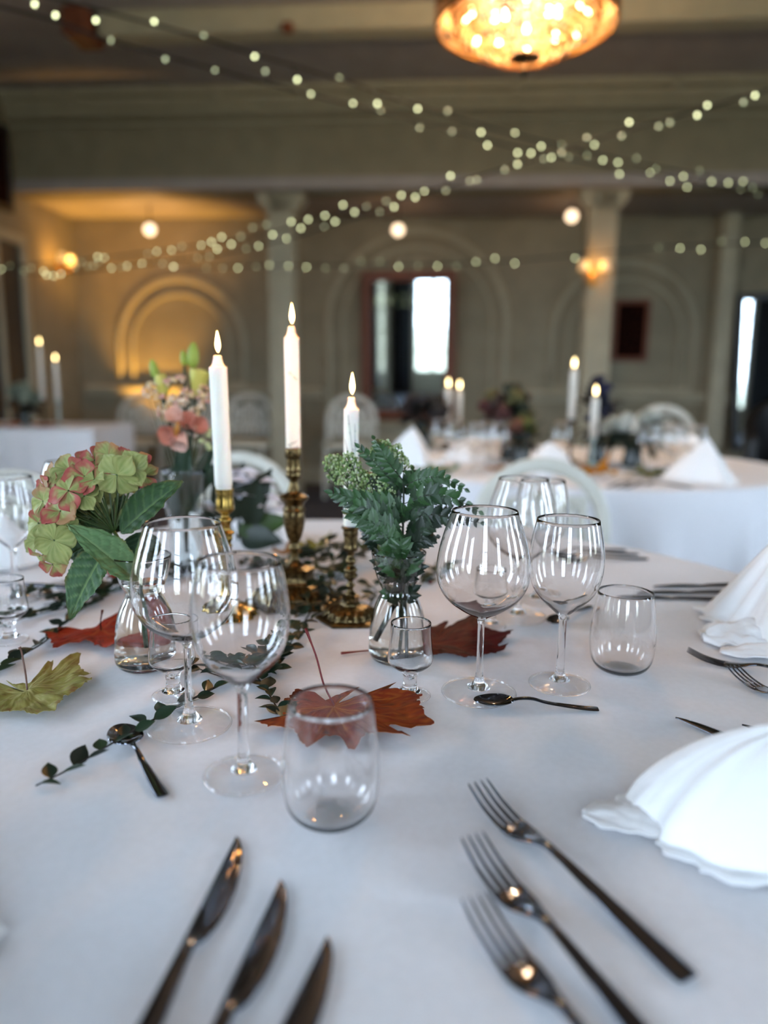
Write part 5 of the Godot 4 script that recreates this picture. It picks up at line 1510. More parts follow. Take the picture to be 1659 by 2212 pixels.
func cup(h: float, r0: float, r1: float, r2: float, n: int, sd: int) -> ArrayMesh:   # a half-open flower of overlapping petals, base at the origin
	var mb := Mb.new()
	for k in n:
		var rows: Array = []
		var a0 := TAU * k / n
		for i in 9:
			var u := i / 8.0
			var row := PackedVector3Array()
			for j in 9:
				var v := j / 4.0 - 1.0
				var a := a0 + v * (PI / n) * 1.75 * (0.4 + 0.6 * sin(PI * minf(u + 0.25, 1.0) * 0.75))
				var r := lerpf(lerpf(r0, r1, minf(u * 2.0, 1.0)), r2, maxf(u * 2.0 - 1.0, 0.0)) * (1.0 + 0.10 * v) 
				row.append(Vector3(r * cos(a), h * u * (1.0 - 0.10 * v * v) + 0.001 * noise_a.get_noise_2d(v * 2.0 + k, u * 2.0 + sd), r * sin(a)))
			rows.append(row)
		mb.sheet(rows, 0.0003)
	return mb.done()

func flower(o: Node3D, called: String, mesh: Mesh, m: Material, at: Vector3, lean: Vector3, s := 1.0) -> void:
	part(called, mesh, m, o, Transform3D(frame(lean, Vector3(0.3, 0, 1)).scaled(Vector3(s, s, s)), at - o.position))

func build_lisianthus() -> void:
	var base := Vector3(-0.3838, 0.75, -1.4086) + Vector3(0, 0.03, 0)
	var o := thing("lisianthus", "lisianthus stems with yellow green buds and pink blooms behind the hydrangea", "flower", base)
	var yel := mat(Color(0.72, 0.72, 0.36), 0.55)
	var lime := mat(Color(0.52, 0.62, 0.24), 0.55)
	var pink := mat(Color(0.80, 0.56, 0.49), 0.55)
	var pale := mat(Color(0.86, 0.72, 0.66), 0.55)
	var gold := mat(Color(0.62, 0.42, 0.10), 0.5)
	for m in [yel, lime, pink, pale]:
		m.backlight_enabled = true
		m.backlight = Color(0.25, 0.25, 0.22)
	var stem := mat(Color(0.07, 0.20, 0.12), 0.5)
	var bud := Mb.new().lathe(curve2([[0, 0], [0.006, 0.002], [0.0085, 0.012], [0.007, 0.024], [0.003, 0.033], [0, 0.035]], 16), 10).done()
	var tulip := cup(0.045, 0.006, 0.014, 0.018, 5, 3)
	var narrow := cup(0.042, 0.007, 0.014, 0.009, 5, 4)
	var open := cup(0.050, 0.006, 0.017, 0.024, 5, 5)
	# buds and blooms read off the photograph: [place, mesh, material, lean, size]
	var at := [[Vector3(-0.434, 1.1119, -1.42), bud, lime, Vector3(-0.2, 1, 0), 1.0], [Vector3(-0.3789, 1.1357, -1.42), bud, lime, Vector3(-0.1, 1, 0), 0.8], [Vector3(-0.3651, 1.1316, -1.42), bud, lime, Vector3(0.1, 1, 0), 1.35], [Vector3(-0.4204, 1.0775, -1.42), narrow, yel, Vector3(-0.1, 1, 0.1), 1.0], [Vector3(-0.3606, 1.0817, -1.42), tulip, yel, Vector3(0.3, 1, 0.1), 1.05]]
	var st := Mb.new()
	for f in at:
		var p: Vector3 = f[0]
		flower(o, "bud" if f[1] == bud else "yellow_bloom", f[1], f[2], p, f[3], f[4])
		st.tube(curve([Vector3.ZERO, (p - base) * Vector3(0.2, 0.5, 0.5), p - base], 12), 0.0028, 6)
	for f in [[Vector3(-0.3943, 1.0106, -1.39), open, pink, Vector3(-0.5, -0.2, 1), 1.0], [Vector3(-0.3816, 1.0021, -1.39), open, pale, Vector3(-0.1, -0.75, 0.7), 0.9], [Vector3(-0.3703, 1.0282, -1.39), open, pink, Vector3(0.3, 0.5, 1), 0.9], [Vector3(-0.354, 1.0241, -1.39), open, pink, Vector3(0.8, 0.2, 0.8), 0.85], [Vector3(-0.3864, 1.0366, -1.39), open, pale, Vector3(-0.3, 0.6, 0.9), 0.9]]:
		var p: Vector3 = f[0]
		flower(o, "pink_bloom", f[1], f[2], p - (f[3] as Vector3).normalized() * 0.014, f[3], f[4] * 0.78)
		st.tube(curve([Vector3.ZERO, (p - base) * Vector3(0.3, 0.5, 0.3), p - base - (f[3] as Vector3).normalized() * 0.014], 12), 0.0026, 6)
	for p: Vector3 in [Vector3(-0.3845, 1.0167, -1.365), Vector3(-0.3808, 1.0235, -1.365)]:
		part("bloom_heart", Mb.new().ball(Vector3.ZERO, Vector3(0.004, 0.011, 0.004), 8, 6).done(), gold, o, T(p - base))
	part("stems", st.done(), stem, o)
	for k in 6:   # narrow leaves
		var d: Vector3 = [Vector3(-0.3, 1, 0.1), Vector3(0.5, 1, 0.2), Vector3(0.15, 1, 0.3), Vector3(-0.1, 1, 0.35), Vector3(0.7, 0.9, 0), Vector3(0.4, 1, -0.2)][k]
		var zz := d.normalized()
		var x := Vector3(0, 0.2, 1).cross(zz).normalized()
		part("leaf", blade_leaf(0.11 + 0.015 * (k % 3), 0.026, 0.3, -0.15, 0, 10), stem, o, Transform3D(Basis(x, zz.cross(x), zz), Vector3(0.004 * k - 0.01, 0.055 + 0.01 * k, 0)))
	umbel("dried filler of tiny beige pink blossoms around the lisianthus", base + Vector3(0, 0.04, 0), [Vector3(-0.4468, 1.086, -1.41), Vector3(-0.434, 1.0784, -1.41), Vector3(-0.4256, 1.0724, -1.41), Vector3(-0.4043, 1.1019, -1.41), Vector3(-0.3868, 1.1073, -1.41), Vector3(-0.3754, 1.0834, -1.41), Vector3(-0.3421, 1.0907, -1.41), Vector3(-0.3669, 1.0766, -1.41), Vector3(-0.3993, 1.0727, -1.41), Vector3(-0.3909, 1.0642, -1.41), Vector3(-0.3821, 1.0678, -1.41), Vector3(-0.3519, 1.056, -1.41), Vector3(-0.3608, 1.049, -1.41), Vector3(-0.3385, 1.0648, -1.41), Vector3(-0.4205, 1.0456, -1.41), Vector3(-0.4122, 1.0353, -1.41), Vector3(-0.3569, 1.036, -1.41), Vector3(-0.3709, 1.0096, -1.41), Vector3(-0.3513, 1.0186, -1.41), Vector3(-0.3425, 1.0769, -1.41), Vector3(-0.4378, 1.0929, -1.41), Vector3(-0.4059, 1.0614, -1.41), Vector3(-0.3819, 0.9963, -1.41), Vector3(-0.3667, 1.0052, -1.41)], 0.0115, [Color(0.55, 0.40, 0.30), Color(0.62, 0.50, 0.28), Color(0.60, 0.36, 0.32), Color(0.45, 0.30, 0.16), Color(0.66, 0.58, 0.44)], 61, 0.0036, 12, "filler_sprig", "")
	var wb := Mb.new()
	for p: Vector3 in [Vector3(-0.3469, 0.9957, -1.4), Vector3(-0.3357, 0.9888, -1.4), Vector3(-0.3324, 0.9819, -1.4), Vector3(-0.3314, 1.0151, -1.4), Vector3(-0.3334, 1.0063, -1.4)]: wb.ball(p - base, Vector3(0.006, 0.0045, 0.004), 8, 6)
	part("white_buds", wb.done(), mat(Color(0.70, 0.76, 0.56), 0.5), o)

func build_white_flowers() -> void:
	var base := Vector3(-0.3135, 0.75, -1.5589) + Vector3(0, 0.02, 0)
	var o := thing("white_lily", "white flowers with broad dark leaves behind the golden candlestick", "flower", base)
	var white := mat(Color(0.90, 0.90, 0.93), 0.6)
	white.backlight_enabled = true
	white.backlight = Color(0.2, 0.2, 0.2)
	var dk := mat(Color(0.07, 0.155, 0.095), 0.5)
	var mid := mat(Color(0.18, 0.31, 0.10), 0.5)
	var pet := blade_leaf(0.055, 0.024, 0.3, -0.25, 0, 10)
	var heads := [Vector3(-0.3087, 0.9175, -1.539), Vector3(-0.2771, 0.9003, -1.539), Vector3(-0.3021, 0.8656, -1.539), Vector3(-0.2631, 0.8661, -1.539), Vector3(-0.3905, 0.8447, -1.539), Vector3(-0.4197, 0.8493, -1.539), Vector3(-0.2342, 0.8417, -1.539)]
	var st := Mb.new()
	for h: Vector3 in heads:
		for q in 5:
			var a := TAU * q / 5 + h.x * 40.0
			var d := Vector3(cos(a), 0.35 * sin(a) + 0.2, 0.7 * sin(a) + 0.4).normalized()
			var x := Vector3(0.1, 1, 0.6).cross(d).normalized()
			part("petal", pet, white, o, Transform3D(Basis(x, d.cross(x), d), h - base))
		st.tube(curve([Vector3.ZERO, (h - base) * Vector3(0.3, 0.6, 0.3), h - base], 10), 0.0018, 6)
	part("stems", st.done(), dk, o)
	var lf := blade_leaf(0.12, 0.055, 0.2, -0.15, 0, 12)
	for f in [[Vector3(-0.3066, 0.7929, -1.529), Vector3(1.0, 0.35, 0.25), mid], [Vector3(-0.3208, 0.8127, -1.529), Vector3(-0.2, 1, 0.3), dk], [Vector3(-0.2914, 0.8229, -1.529), Vector3(0.5, 1, 0.1), dk], [Vector3(-0.282, 0.8032, -1.529), Vector3(0.2, 1, 0.4), dk], [Vector3(-0.3408, 0.7925, -1.529), Vector3(-1, 0.5, 0.2), dk], [Vector3(-0.3108, 0.8227, -1.529), Vector3(0.1, 1, -0.1), dk], [Vector3(-0.302, 0.783, -1.529), Vector3(0.7, 0.1, 0.6), dk], [Vector3(-0.3793, 0.8119, -1.529), Vector3(-0.5, 0.9, 0.2), dk]]:
		var d: Vector3 = (f[1] as Vector3).normalized()
		var x := Vector3(0, 0.5, 1).cross(d).normalized()
		part("leaf", lf, f[2], o, Transform3D(Basis(x, d.cross(x), d), (f[0] as Vector3) - base))

# ---------------------------------------------------------------- fairy lights
func string_lights(label: String, cable: Array, lit: Array, dim: Array) -> void:
	var o := thing("string_light", label, "string light", cable[0], 0.0, "strings of fairy lights")
	var c := PackedVector3Array()
	for p in curve(cable, 60): c.append(p - cable[0])
	var mb := Mb.new().tube(c, 0.0055, 6)
	var bm := Mb.new().ball(Vector3.ZERO, Vector3(0.0075, 0.0085, 0.0075), 6, 4).done()
	var on := glow(Color(0.90, 0.93, 0.70), FAIRY)
	var low := glow(Color(0.80, 0.86, 0.63), FAIRY * 0.28)
	var k := 0
	for a in [[lit, on], [dim, low]]:
		for b: Vector3 in a[0]:
			var p := b - (cable[0] as Vector3)
			var best := c[0]
			for q in c:
				if q.distance_squared_to(p) < best.distance_squared_to(p): best = q
			mb.tube(PackedVector3Array([best, p]), 0.003, 5)
			piece("bulb", k, bm, a[1], o, Transform3D(Basis.IDENTITY, p))
			k += 1
	part("cable", mb.done(), mat(Color(0.06, 0.065, 0.06), 0.7), o)

const FAIRY := 5.5

func build_string_lights() -> void:
	string_lights("fairy light string from the top left corner, lower of the pair",
		[Vector3(-1.5837, 2.5383, -3.1625), Vector3(-1.3647, 2.5434, -3.3181), Vector3(-1.1855, 2.5239, -3.4452), Vector3(-0.8121, 2.5192, -3.7056), Vector3(-0.3936, 2.5133, -3.9936), Vector3(0.1657, 2.5199, -4.3741), Vector3(0.7867, 2.5105, -4.7918), Vector3(1.524, 2.5403, -5.2847), Vector3(2.435, 2.589, -5.8907), Vector3(3.2297, 2.6205, -6.4161)],
		[Vector3(-1.3634, 2.564, -3.3181), Vector3(-0.3914, 2.516, -3.9951), Vector3(-0.1874, 2.5232, -4.1344), Vector3(0.5812, 2.4832, -4.6533), Vector3(0.7815, 2.483, -4.7876), Vector3(0.8741, 2.4992, -4.85), Vector3(1.0203, 2.5043, -4.9478), Vector3(1.4148, 2.5658, -5.2132), Vector3(1.5411, 2.576, -5.2977), Vector3(1.5576, 2.5053, -5.3055), Vector3(1.8219, 2.5606, -5.4835), Vector3(2.0083, 2.542, -5.606), Vector3(2.1755, 2.5303, -5.7159)],
		[Vector3(-1.187, 2.5252, -3.4441), Vector3(-0.9949, 2.5064, -3.579), Vector3(-0.8048, 2.5154, -3.7107), Vector3(-0.5946, 2.5667, -3.8552), Vector3(0.169, 2.4874, -4.3759), Vector3(0.358, 2.5102, -4.5038), Vector3(0.9673, 2.4855, -4.9118), Vector3(1.1468, 2.5324, -5.0332), Vector3(2.8694, 2.6483, -6.1809), Vector3(2.9331, 2.6067, -6.2201), Vector3(-0.0444, 2.5218, -4.2317)])
	string_lights("fairy light string from the top left corner, upper of the pair",
		[Vector3(-1.4438, 2.6219, -3.258), Vector3(-1.0351, 2.6342, -3.5472), Vector3(-0.845, 2.6366, -3.6803), Vector3(-0.639, 2.6268, -3.8238), Vector3(-0.2497, 2.6215, -4.0921), Vector3(0.1511, 2.5967, -4.3653), Vector3(0.752, 2.5819, -4.7706), Vector3(1.5593, 2.5973, -5.3107), Vector3(2.2874, 2.6345, -5.7957), Vector3(3.2222, 2.6919, -6.4161)],
		[Vector3(-1.4257, 2.5837, -3.2728), Vector3(-1.2331, 2.5865, -3.4093), Vector3(-1.0297, 2.645, -3.5507), Vector3(-0.6391, 2.6188, -3.8238), Vector3(-0.453, 2.5676, -3.9527), Vector3(-0.0618, 2.554, -4.2201), Vector3(0.1566, 2.5816, -4.3688), Vector3(0.5375, 2.5449, -4.6254), Vector3(0.758, 2.5884, -4.7749), Vector3(0.9439, 2.5539, -4.8984), Vector3(1.3424, 2.6459, -5.1683), Vector3(2.1335, 2.5964, -5.6918), Vector3(2.4183, 2.6125, -5.881), Vector3(2.5946, 2.6341, -5.9988), Vector3(2.7556, 2.6732, -6.1074)],
		[Vector3(-0.8447, 2.6462, -3.6803), Vector3(-0.2542, 2.629, -4.089), Vector3(0.3302, 2.6112, -4.4869), Vector3(1.0911, 2.593, -4.9983), Vector3(1.2882, 2.5692, -5.129), Vector3(1.6967, 2.6335, -5.4038), Vector3(1.8741, 2.5981, -5.52), Vector3(2.2895, 2.6642, -5.7988), Vector3(2.7357, 2.6078, -6.0902)])
	string_lights("fairy light string rising to the upper right, across the others",
		[Vector3(1.8457, 2.5006, -3.772), Vector3(1.5661, 2.4532, -3.921), Vector3(1.2192, 2.3981, -4.1033), Vector3(0.9015, 2.3365, -4.2687), Vector3(0.4796, 2.2577, -4.4856), Vector3(0.0343, 2.1791, -4.7118), Vector3(-0.402, 2.1269, -4.9311), Vector3(-0.851, 2.0514, -5.1552), Vector3(-1.4194, 2.0194, -5.4375), Vector3(-2.2271, 1.9944, -5.8371), Vector3(-3.2677, 1.9891, -6.3504)],
		[Vector3(1.7462, 2.4762, -3.8256), Vector3(1.5616, 2.4622, -3.9229), Vector3(1.5237, 2.4246, -3.9444), Vector3(1.2349, 2.4373, -4.0938), Vector3(0.7151, 2.3019, -4.3648), Vector3(0.36, 2.2843, -4.5459), Vector3(0.2156, 2.2145, -4.62), Vector3(0.1626, 2.1892, -4.647), Vector3(0.0807, 2.2083, -4.6881), Vector3(0.0375, 2.1471, -4.7104), Vector3(-0.2047, 2.1413, -4.8322), Vector3(-0.2785, 2.1894, -4.8692), Vector3(-0.3292, 2.0953, -4.8947), Vector3(-0.3958, 2.1374, -4.9281), Vector3(-0.507, 2.1253, -4.9837), Vector3(-0.6239, 2.1217, -5.0423), Vector3(-0.7545, 2.0523, -5.1071), Vector3(-1.13, 2.0678, -5.2943), Vector3(-1.2093, 2.0406, -5.3334)],
		[Vector3(1.7043, 2.453, -3.8488), Vector3(1.4122, 2.4081, -4.003), Vector3(1.366, 2.3979, -4.0273), Vector3(1.2064, 2.3757, -4.1107), Vector3(1.0475, 2.3918, -4.1921), Vector3(0.9307, 2.3326, -4.2538), Vector3(0.6496, 2.2813, -4.3987), Vector3(0.5049, 2.2449, -4.473), Vector3(0.4675, 2.2443, -4.4919), Vector3(0.3363, 2.2064, -4.559), Vector3(-0.0104, 2.1837, -4.7342), Vector3(-0.0491, 2.1291, -4.7541), Vector3(-0.1294, 2.1637, -4.7942), Vector3(-0.399, 2.0709, -4.9296), Vector3(-0.8971, 2.1081, -5.1787), Vector3(-0.7965, 2.1169, -5.1285), Vector3(-0.9869, 2.0593, -5.223)])
	string_lights("fairy light string sagging low on the left side",
		[Vector3(0.0347, 2.1474, -4.7118), Vector3(-0.2813, 2.0938, -4.8707), Vector3(-0.6539, 2.0211, -5.0567), Vector3(-1.2372, 1.9509, -5.346), Vector3(-1.8121, 1.9281, -5.6302), Vector3(-2.6829, 1.919, -6.0597), Vector3(-3.2683, 1.9818, -6.3504)],
		[Vector3(-0.5575, 2.0761, -5.0089), Vector3(-0.6571, 2.0214, -5.0583), Vector3(-0.8554, 1.99, -5.1568), Vector3(-1.0574, 2.014, -5.2575), Vector3(-1.1676, 1.9919, -5.312), Vector3(-1.2896, 2.0253, -5.3731), Vector3(-1.5295, 2.0117, -5.492), Vector3(-1.6534, 2.011, -5.5534), Vector3(-1.5185, 1.8972, -5.4844), Vector3(-1.7837, 1.9328, -5.6163), Vector3(-1.9141, 1.9246, -5.6805), Vector3(-2.0559, 1.92, -5.7504), Vector3(-2.1153, 1.997, -5.7818), Vector3(-2.1789, 2.008, -5.8136), Vector3(-2.7101, 1.9347, -6.0736), Vector3(-2.6792, 1.9047, -6.0574), Vector3(-2.61, 1.8939, -6.0229), Vector3(-2.5356, 1.9037, -5.9866), Vector3(-3.1514, 1.9749, -6.2925)],
		[Vector3(-0.9473, 1.9789, -5.2024), Vector3(-1.4453, 2.0307, -5.4505), Vector3(-1.7326, 2.0037, -5.5925), Vector3(-1.23, 1.9473, -5.3424), Vector3(-1.3215, 1.9442, -5.3877), Vector3(-1.6101, 1.9251, -5.5302), Vector3(-1.9638, 1.9211, -5.705), Vector3(-2.1725, 1.9673, -5.8093), Vector3(-2.2212, 1.9468, -5.8328), Vector3(-2.2778, 1.9469, -5.8607), Vector3(-2.3372, 1.9846, -5.8912), Vector3(-2.3972, 1.9474, -5.9197), Vector3(-3.0545, 1.9945, -6.2455), Vector3(-2.9152, 1.9466, -6.1751), Vector3(-2.8363, 1.9669, -6.1369)])
	string_lights("fairy light string hanging level in front of the columns",
		[Vector3(-1.7235, 2.0481, -6.5809), Vector3(-0.8417, 2.0642, -6.4915), Vector3(0.2449, 2.0642, -6.3811), Vector3(1.071, 2.0975, -6.297), Vector3(2.1559, 2.1886, -6.1858), Vector3(3.0984, 2.2282, -6.089)],
		[Vector3(-1.2637, 2.043, -6.5343), Vector3(-0.9922, 2.0647, -6.5068), Vector3(-0.8299, 2.0604, -6.4903), Vector3(-0.6764, 2.0487, -6.4747), Vector3(0.0961, 2.05, -6.3963), Vector3(0.4163, 2.0526, -6.3637), Vector3(0.7285, 2.0843, -6.3319), Vector3(0.8808, 2.1128, -6.3163), Vector3(1.0424, 2.0723, -6.3), Vector3(1.5192, 2.11, -6.2513), Vector3(2.3304, 2.184, -6.168), Vector3(2.4904, 2.1726, -6.1518), Vector3(2.8181, 2.2265, -6.1178), Vector3(2.9716, 2.2186, -6.1021)],
		[Vector3(-1.5372, 2.0438, -6.562), Vector3(-1.3961, 2.0434, -6.5477), Vector3(-1.1077, 2.0538, -6.5185), Vector3(-0.5156, 2.0407, -6.4584), Vector3(-0.3635, 2.0403, -6.4429), Vector3(-0.2163, 2.0916, -6.428), Vector3(-0.0581, 2.091, -6.4119), Vector3(0.2565, 2.0568, -6.38), Vector3(0.5715, 2.0521, -6.348), Vector3(2.1631, 2.1885, -6.1851), Vector3(2.6432, 2.2311, -6.1356)])

# ---------------------------------------------------------------- the tables and chairs behind
func make_chair(called: String, label: String, m: Material, seat_m: Material) -> Node3D:   # faces +z, back at z = 0
	var o := thing(called, label, "chair", Vector3.ZERO, 0.0, "white scrollwork chairs")
	var arch := func(w: float, lo: float, hi: float, n: int) -> PackedVector3Array:
		var pts := PackedVector3Array()
		pts.append(Vector3(-w, lo, 0))
		for i in n + 1:
			var a := PI - PI * i / n
			pts.append(Vector3(w * cos(a), hi - 0.19 + 0.19 * sin(a) * (w / 0.2), -0.02 - 0.03 * sin(a)))
		pts.append(Vector3(w, lo, 0))
		return pts
	part("back_frame", Mb.new().tube(arch.call(0.205, 0.44, 0.85, 20), Vector2(0.024, 0.013), 10, Vector3.BACK).done(), m, o)
	var lat := Mb.new()
	lat.tube(arch.call(0.160, 0.54, 0.805, 18), 0.011, 6)
	for y in [0.52, 0.60]: lat.box(Vector3(0, y, -0.005), Vector3(0.39, 0.018, 0.014), 0.003)
	for x in [-0.14, -0.095, -0.05, 0.0, 0.05, 0.095, 0.14]:
		lat.box(Vector3(x, 0.56, -0.005), Vector3(0.022, 0.08, 0.010), 0.002)
	for s in [-1.0, 1.0]:   # square scrolls
		for b in [[0.135, 0.70, 0.024, 0.16], [0.065, 0.715, 0.024, 0.13], [0.10, 0.785, 0.094, 0.022], [0.10, 0.70, 0.03, 0.022], [0.092, 0.725, 0.022, 0.07], [0.10, 0.645, 0.094, 0.022], [0.03, 0.70, 0.018, 0.2]]:
			lat.box(Vector3(s * b[0], b[1] - 0.04, -0.02), Vector3(b[2], b[3], 0.012), 0.002)
	lat.box(Vector3(0, 0.65, -0.02), Vector3(0.02, 0.22, 0.012), 0.002)
	var ring := PackedVector3Array()
	for i in 25: ring.append(Vector3(0.04 * cos(TAU * i / 24), 0.775 + 0.025 * sin(TAU * i / 24), -0.03))
	lat.tube(ring, 0.010, 6)
	part("lattice", lat.done(), m, o)
	part("seat", Mb.new().lathe(curve2([[0, 0.43], [0.19, 0.43], [0.215, 0.44], [0.215, 0.455], [0.19, 0.475], [0, 0.485]], 20), 28, T(Vector3(0, 0, 0.21))).done(), seat_m, o)
	for s in [-1.0, 1.0]:
		part("leg", Mb.new().tube(curve([Vector3(s * 0.2, 0.46, 0.0), Vector3(s * 0.2, 0.25, -0.02), Vector3(s * 0.21, 0.012, -0.07)], 8), 0.013, 8).done(), m, o)
		part("leg", Mb.new().tube(curve([Vector3(s * 0.16, 0.44, 0.36), Vector3(s * 0.175, 0.25, 0.38), Vector3(s * 0.17, 0.012, 0.40)], 8), 0.013, 8).done(), m, o)
	return o

func distant_candle(label: String, at: Vector3, low: float, h: float, m_stick: Material, wax: Material) -> void:
	var st := solo("candlestick", Mb.new().lathe(curve2([[0, 0], [0.05, 0.0], [0.05, 0.006], [0.02, 0.015], [0.009, 0.03], [0.008, low * 0.4], [0.014, low * 0.5], [0.007, low * 0.6], [0.008, low * 0.85], [0.017, low * 0.9], [0.017, low], [0, low]], 40), 16).done(), m_stick, "slim " + label.replace("white candle", "candlestick under the white candle"), "candlestick", T(at), "candlesticks on the tables behind")
	var c := thing("candle", label, "candle", at + Vector3(0, low, 0), 0.0, "lit candles on the tables behind")
	part("wax", Mb.new().lathe(PackedVector2Array([Vector2(0, 0), Vector2(0.0165, 0.0), Vector2(0.0165, h), Vector2(0.008, h + 0.012), Vector2(0, h + 0.012)]), 16).done(), wax, c)
	part("flame", Mb.new().lathe(curve2([[0, 0.0], [0.005, 0.01], [0.006, 0.018], [0.003, 0.034], [0, 0.042]], 12), 10, T(Vector3(0, h + 0.018, 0))).done(), glow(Color(1.0, 0.86, 0.58), 13.0), c)

func posy(label: String, at: Vector3, R: Vector3, cols: Array, n: int, bloom: float, leafc: Color, sd: int) -> void:
	var o := thing("bouquet", label, "bouquet", at, 0.0, "bouquets on the tables behind")
	var rg := RandomNumberGenerator.new()
	rg.seed = sd
	var gm := mat(leafc, 0.5)
	part("vase", Mb.new().lathe(curve2([[0, 0], [0.04, 0], [0.045, 0.02], [0.035, 0.08], [0.045, 0.14], [0.042, 0.14], [0.03, 0.08], [0, 0.01]], 20), 16).done(), mat(Color(0.12, 0.16, 0.15), 0.15), o)
	var lf := blade_leaf(0.10, 0.045, 0.3, -0.2, 0, 6)
	for k in n:
		var d := Vector3(rg.randf_range(-1, 1), rg.randf_range(-0.25, 1), rg.randf_range(-1, 1)).normalized()
		var p := Vector3(0, 0.14 + R.y * 0.55, 0) + d * R * rg.randf_range(0.6, 1.0)
		part("stem", Mb.new().tube(PackedVector3Array([Vector3(0, 0.05, 0), p]), 0.003, 5).done(), gm, o)
		var b := Mb.new()
		for q in 9:
			var e := Vector3(rg.randf_range(-1, 1), rg.randf_range(-0.6, 1), rg.randf_range(-1, 1)).normalized()
			b.ball(p + e * bloom * 0.6, Vector3.ONE * bloom * rg.randf_range(0.35, 0.6), 7, 5)
		part("bloom", b.done(), mat(cols[k % cols.size()], 0.7), o)
		for q in 3:
			var z := (d + Vector3(rg.randf_range(-0.6, 0.6), rg.randf_range(-0.8, 0.2), rg.randf_range(-0.6, 0.6))).normalized()
			var x := Vector3.UP.cross(z).normalized()
			part("leaf", lf, gm, o, Transform3D(Basis(x, z.cross(x), z), p * Vector3(0.55, 0.75, 0.55)))

func build_background() -> void:
	var blue_cloth := cloth_mat(Color(0.90, 0.90, 0.915))
	var C := Vector3(0.88, 0, -3.44)
	solo("tablecloth", cloth_mesh(0.93, 0.75, 0.70, 22, 0.05, 2), blue_cloth, "white cloth with hanging folds on the round table behind right", "tablecloth", T(C))
	# left table, rectangular, further back
	var cm := cloth_mat(Color(0.90, 0.90, 0.915))
	var lc := Mb.new()
	lc.box(Vector3(0, 0.735, 0), Vector3(1.26, 0.03, 0.85), 0.012)
	for s in [[0.0, 0.425, 1.26, 0.0], [0.0, -0.425, 1.26, PI], [0.63, 0.0, 0.85, PI / 2], [-0.63, 0.0, 0.85, -PI / 2]]:
		var sh: Array = []
		for i in 9:
			var row := PackedVector3Array()
			for j in 41:
				var u := j / 40.0 - 0.5
				row.append(Vector3(u * s[2], 0.735 - 0.70 * i / 8.0, 0.004 + 0.02 * (i / 8.0) * (1.0 + sin(u * s[2] * 40.0))))
			sh.append(row)
		var turn := Transform3D(Basis(Vector3.UP, s[3]), Vector3(s[0], 0, s[1]))
		for i in 9:
			for j in 41: sh[i][j] = turn * sh[i][j]
		lc.sheet(sh, 0.002)
	solo("tablecloth", lc.done(), cm, "white cloth on the long table at the far left", "tablecloth", T(Vector3(-2.71, 0, -5.72)))
	# napkins on the table behind
	var ng := "napkins on the table behind"
	napkin("white napkin pyramid on the table behind, near the right edge", Vector3(1.22, 0.75, -2.80), 0.175, 0.16, 0.6, 7, 1.0, 1.0, 3, 0.3, ng)
	napkin("rounded white napkin on the table behind, above the near chair", Vector3(0.655, 0.75, -2.95), 0.115, 0.125, 0.1, 8, 1.6, 0.8, 3, 0.5, ng)
	napkin("white napkin on the table behind, just right of the fern", Vector3(0.12, 0.75, -3.16), 0.14, 0.165, 0.9, 9, 1.2, 0.85, 3, 0.4, ng)
	napkin("white napkin at the far rim of the table behind, partly hidden", Vector3(1.55, 0.75, -3.75), 0.13, 0.12, 0.9, 10, 1.2, 0.85, 3, 0.4, ng)
	# candles
	var wax := mat(Color(0.86, 0.84, 0.80), 0.5)
	var dkb := mat(Color(0.22, 0.17, 0.10), 0.35, 1.0)
	var pale := mat(Color(0.62, 0.70, 0.70), 0.15)
	distant_candle("taller white candle on the table behind, left of the right column", Vector3(0.855, 0.75, -3.42), 0.20, 0.215, dkb, wax)
	distant_candle("shorter white candle on the table behind, in a pale glass holder", Vector3(0.915, 0.75, -3.26), 0.13, 0.165, pale, wax)
	distant_candle("white candle on the table behind, before the mirror's right edge", Vector3(0.335, 0.75, -4.0), 0.16, 0.16, dkb, wax)
	distant_candle("white candle on the table behind, right beside the mirror frame", Vector3(0.40, 0.75, -4.05), 0.16, 0.15, dkb, wax)
	distant_candle("taller white candle on the far left table", Vector3(-2.52, 0.75, -5.5), 0.20, 0.38, dkb, wax)
	distant_candle("shorter white candle on the far left table", Vector3(-2.41, 0.75, -5.5), 0.20, 0.265, pale, wax)
	# bouquets
	posy("dark bouquet of red and green hydrangeas on the table behind", Vector3(0.60, 0.75, -3.55), Vector3(0.13, 0.13, 0.11), [Color(0.25, 0.09, 0.08), Color(0.16, 0.10, 0.07), Color(0.30, 0.28, 0.12), Color(0.10, 0.14, 0.07)], 16, 0.045, Color(0.03, 0.065, 0.045), 1)
	posy("low green pink posy in front of the dark bouquet on the table behind", Vector3(0.60, 0.75, -3.25), Vector3(0.07, 0.03, 0.06), [Color(0.32, 0.34, 0.10), Color(0.36, 0.20, 0.14)], 9, 0.035, Color(0.04, 0.09, 0.05), 2)
	posy("deep blue flower spike behind the shorter candle on the table", Vector3(0.99, 0.75, -3.45), Vector3(0.045, 0.17, 0.05), [Color(0.035, 0.05, 0.16), Color(0.05, 0.07, 0.22)], 14, 0.032, Color(0.03, 0.06, 0.045), 3)
	posy("dark bouquet with rust leaves on the table behind, below the mirror", Vector3(0.20, 0.75, -3.95), Vector3(0.12, 0.10, 0.1), [Color(0.06, 0.05, 0.07), Color(0.11, 0.05, 0.035), Color(0.05, 0.06, 0.05)], 14, 0.04, Color(0.03, 0.05, 0.045), 4)
	posy("white flowers in a dark vase on the far left table", Vector3(-2.72, 0.75, -5.62), Vector3(0.10, 0.10, 0.08), [Color(0.50, 0.54, 0.48), Color(0.40, 0.45, 0.40)], 12, 0.05, Color(0.05, 0.08, 0.06), 5)
